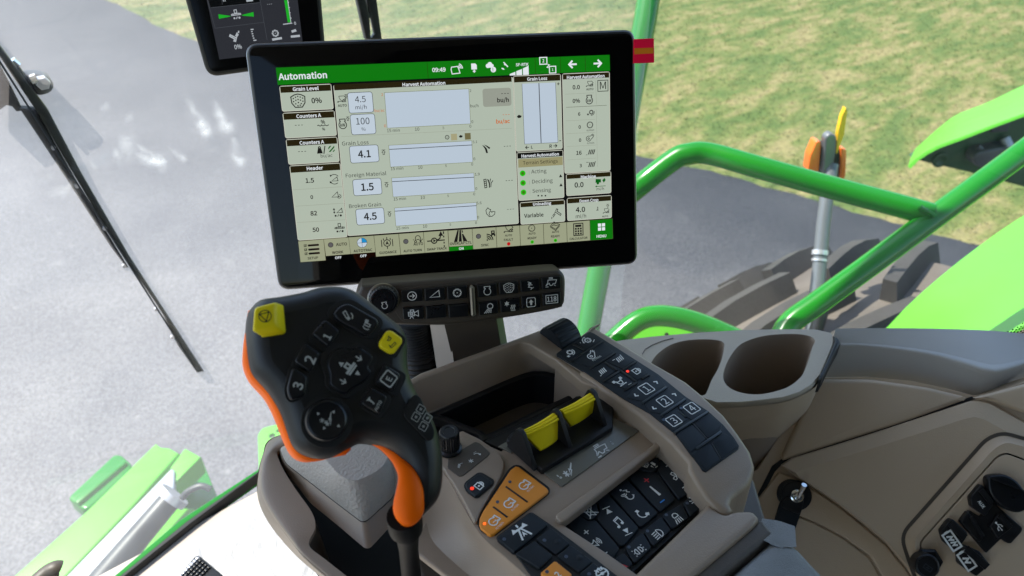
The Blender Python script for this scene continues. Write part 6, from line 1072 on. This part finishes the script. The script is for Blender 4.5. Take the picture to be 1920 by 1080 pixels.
for k in range(6): d2l((655 + 5 * k, 260 + 19 * k), ((681 if k in (0, 5) else 668) + 5 * k, 257 + 19 * k), "d_ink", .0011)
p.done()
# ================================================================ multi-function lever
rn = ray((640, 700)).normalized(); JN = (-rn + CR * .16 + CU * .12).normalized(); J = Fr(U((640, 700), .50), CR, JN)
R = Root("control_lever", "black and orange multi function lever with yellow stop button", "lever", U((757, 1060), .60))
p = Part("lever_shell", R, angle=70)
ol = zz(zG, 132, 170, 150, 138, 200, 92, 290, 78, 360, 66, 440, 50, 510, 28, 580, 20, 650, 24, 720, 50, 800, 108, 900, 188, 965, 240, 993, 285, 1006, 340, 1006, 420, 1016, 500, 1050, 590, 1100, 680, 1148, 760, 1180, 860, 1196, 950) + zz(zT, 1562, 200, 1560, 310, 1540, 420, 1500, 500, 1440, 565, 1380, 620, 1345, 650, 1310, 640, 1260, 590, 1222, 520, 1215, 440, 1230, 330, 1218, 230, 1172, 140, 1112, 70, 1034, 20, 940, 0) + zz(zG, 740, 884, 690, 910, 630, 944, 560, 966, 500, 970, 440, 956, 395, 928, 362, 880, 332, 795, 300, 710, 240, 610, 160, 520, 132, 450, 120, 340, 124, 230)
ou = ccw(crv([J.at(q) for q in ol], 3)); R_ = []
for d_, h_ in ((.004, -.046), (.001, -.040), (0, -.030), (0, -.018), (.0008, -.0125), (.0028, -.0075), (.0060, -.0036), (.0100, -.0010), (.0135, .0000)): R_.append([J.P(q, h_) for q in (inset(ou, d_) if d_ else ou)])
p.rings(R_, "black_soft", True, True, False); tp = inset(ou, .0135)
p.poly(J, tp, .0000, "black_soft"); p.done()
p = Part("orange_back", R, angle=70)
oo = zz(zG, 160, 140, 140, 180, 124, 250, 111, 370, 116, 448, 152, 528, 228, 612, 276, 694, 318, 796, 356, 890, 394, 950, 444, 978, 505, 980, 590, 958, 700, 915, 700, 700, 600, 400, 400, 150)
o2 = ccw(crv([J.at(q) for q in oo], 3)); R_ = []
for d_, h_ in ((.006, -.052), (.002, -.048), (0, -.040), (0, -.018), (.0015, -.014), (.004, -.0125)): R_.append([J.P(q, h_) for q in (inset(o2, d_) if d_ else o2)])
p.rings(R_, "orange_grip", True, True, True); p.done()
p = Part("orange_grip", R, angle=70); gp = []
for x, y, r_, h_ in ((900, -12, 8, -.022), (960, 0, 26, -.020), (1042, 24, 50, -.0175), (1112, 82, 56, -.015), (1168, 150, 62, -.0125), (1226, 255, 80, -.0080), (1246, 385, 112, -.0050), (1238, 500, 127, -.0045), (1234, 580, 116, -.0045), (1232, 632, 74, -.0060), (1232, 658, 22, -.008)):
    q = J.P(J.at(zT(x, y), h_), h_); gp.append((q.x, q.y, q.z, r_ * 7.72e-5))
gp = crv(gp, 5, False); p.tube([q[:3] for q in gp], [max(q[3], .0006) for q in gp], "orange_grip", 32); p.done()
p = Part("lever_neck", R, angle=60); c0 = J.P(J.at(zT(1205, 625)), -.018); pth = [c0, U(zT(1215, 680), .515), U(zT(1225, 740), .53), U(zT(1235, 860), .555), U(zT(1250, 1000), .58), U(zT(1265, 1150), .60)]
p.tube(pth, [.0085, .0082, .0078, .0068, .0072, .0072], "neck_black", 20); p.done()
p = Part("neck_collar", R); p.tube([U(zT(1190, 590), .502), U(zT(1204, 640), .508), U(zT(1213, 690), .515)], [.0104, .0114, .0110], "neck_black", 24); p.done()
# face details: key wells, keys, symbols
def well(q, r=.003): p = Part("key_well", R); p.slab(J, zz(zG, *q), 0, .0007, "black_well", .0003, r); p.done()
def jkey(q, name="lever_key", m="key_gloss", h=.0045, r=.0022, bev=.0016, marks=(), lab=None):
    p = Part(name, R); p.slab(J, zz(zG, *q), .0005, h, m, bev, r, 0, 5)
    for t in marks:
        if t[0] == 'say': say(p, J, t[1], zG(*t[2]), zG(*t[3]), "ink_dim", h + .0002, True, 1.0)
        else: put(p, J, t[0], zG(*t[1]), t[2], t[3] if len(t) > 3 else "ink_dim", h + .0002, t[4] if len(t) > 4 else .16)
    p.done(lab)
well((440, 330, 520, 215, 548, 205, 630, 280, 560, 385, 520, 400), .004); well((352, 470, 418, 345, 438, 338, 525, 400, 470, 515, 440, 520)); well((318, 600, 345, 480, 372, 468, 455, 525, 440, 640, 355, 672, 325, 645)); well((545, 180, 610, 120, 680, 112, 845, 220, 850, 255, 795, 330, 755, 328, 560, 225), .006)
well((815, 330, 860, 268, 900, 268, 968, 320, 968, 345, 920, 428, 895, 428, 815, 372), .006); well((800, 560, 845, 458, 870, 455, 972, 515, 968, 545, 925, 632, 895, 632)); well((710, 680, 768, 580, 790, 572, 888, 632, 890, 660, 845, 748, 815, 750))
well((505, 440, 555, 360, 620, 345, 680, 365, 712, 345, 810, 405, 818, 445, 790, 475, 815, 505, 770, 575, 700, 615, 660, 650, 620, 640, 535, 580, 540, 520, 520, 480), .004)
p = Part("key_well", R); c_ = J.at(zG(548, 770), .0006); p.prism(J, circ(c_, .0158, 40), 0, .0007, "black_well", .0003); p.done()
say_u = lambda c, k: ((c[0] - 11 * k, c[1] + 18 * k), (c[0] + 11 * k, c[1] - 18 * k))
jkey((468, 300, 528, 232, 548, 228, 618, 285, 556, 372), marks=[('say', "1", (540, 335), (560, 297))]); jkey((374, 450, 424, 360, 440, 353, 514, 405, 462, 505), marks=[('say', "2", (447, 466), (470, 412))]); jkey((335, 590, 362, 490, 380, 484, 448, 530, 432, 630, 358, 656, 342, 632), marks=[('say', "3", (384, 604), (405, 552))])
jkey((582, 192, 618, 150, 665, 136, 818, 222, 826, 248, 778, 306, 750, 308, 600, 222), marks=[("tank_l", (660, 200), (8, -5.5), "ink_dim", .2), ("tank_r", (765, 252), (8.5, 4), "ink_dim", .2)], r=.004)
jkey((828, 345, 868, 282, 895, 282, 952, 325, 950, 350, 908, 406, 885, 406, 832, 372), m="yellow", r=.0045, marks=[("unload", (892, 345), (10, 3), "ink_black", .13)], lab="small yellow unload key")
jkey((815, 556, 850, 470, 862, 468, 944, 515, 906, 604), marks=[("box", (878, 540), (7.5, -10), "ink_dim", .2), ('say', "E", (873, 556), (887, 525))]); jkey((728, 672, 780, 592, 790, 588, 874, 634, 832, 730), marks=[("autosteer", (790, 660), (9.5, -5), "ink_dim", .26), ('say', "AUTO", (806, 710), (836, 658))])
jkey((545, 460, 570, 395, 620, 368, 682, 388, 715, 365, 790, 412, 796, 432, 768, 480, 790, 502, 752, 558, 690, 588, 655, 622, 628, 616, 560, 572, 568, 522), "pad_key", h=.0035, r=.004, marks=[("header_t", (675, 485), (7.5, -10.5), "ink_dim", .26), ("right", (717, 430), (7, 4), "ink_dim", .3), ("right", (633, 553), (7, 4), "ink_dim", .3), ("tri", (622, 460), (4, -6), "ink_dim"), ("tri", (714, 513), (-4, 6), "ink_dim")])
p = Part("thumb_button", R); c_ = J.at(zG(548, 760), .006); p.lathe(J, c_, [(.0128, .0005), (.0128, .0042), (.0120, .0060), (.0108, .0066), (.0080, .0060), (.0002, .0056)], "key_gloss", 44)
put(p, J, "sickle", zG(560, 760), (9.5, -7), "ink_dim", .0068, .16); put(p, J, "star", zG(522, 762), (4.5, -4), "ink_dim", .0068, .24)
for q, v in (((500, 725), (-3, -4)), ((585, 715), (3, -4)), ((612, 793), (4, 3)), ((532, 805), (-3, 4))): put(p, J, "tri", zG(*q), (v[1] * -.9, v[0] * .9), "ink_dim", .0068)
p.done()
p = Part("stop_button", R); bs = [J.at(q, .0008) for q in zz(z1, 255, 300, 545, 205, 580, 580, 265, 628)]; tp_ = [J.at(q, .0125) for q in zz(z1, 180, 245, 462, 172, 470, 498, 152, 556)]
R_ = []
for k, h_, ins in ((0, .0004, 0), (.0, .002, 0), (.92, .0115, 0), (1, .0128, .0008), (1, .0134, .0022)):
    q = [tuple(Vector(a_).lerp(Vector(b_), k)) for a_, b_ in zip(bs, tp_)]; q = ccw(q); q = inset(q, ins) if ins else q; R_.append([J.P(s_, h_) for s_ in rnd(q, .0022)])
p.rings(R_, "yellow", True, False, True); put(p, J, "stop", z1(316, 356), (12.5, -3), "ink_black", .0137, .12); p.done("square yellow stop button with a black ring symbol")
p = Part("side_pad", R); p.slab(J, zz(z3, 1175, 520, 1195, 440, 1270, 330, 1300, 322, 1340, 350, 1490, 690, 1480, 760, 1440, 795, 1390, 770, 1190, 560), -.0006, .0008, "black_soft", .0005, .004)
for q in ((1345, 470), (1297, 550), (1412, 560), (1372, 645)):
    put(p, J, "box", z3(*q), (6.2, 3.8), "ink_dim", .001, .16); put(p, J, "stop", z3(*q), (2, 1), "ink_dim", .001, .3)
p.done()
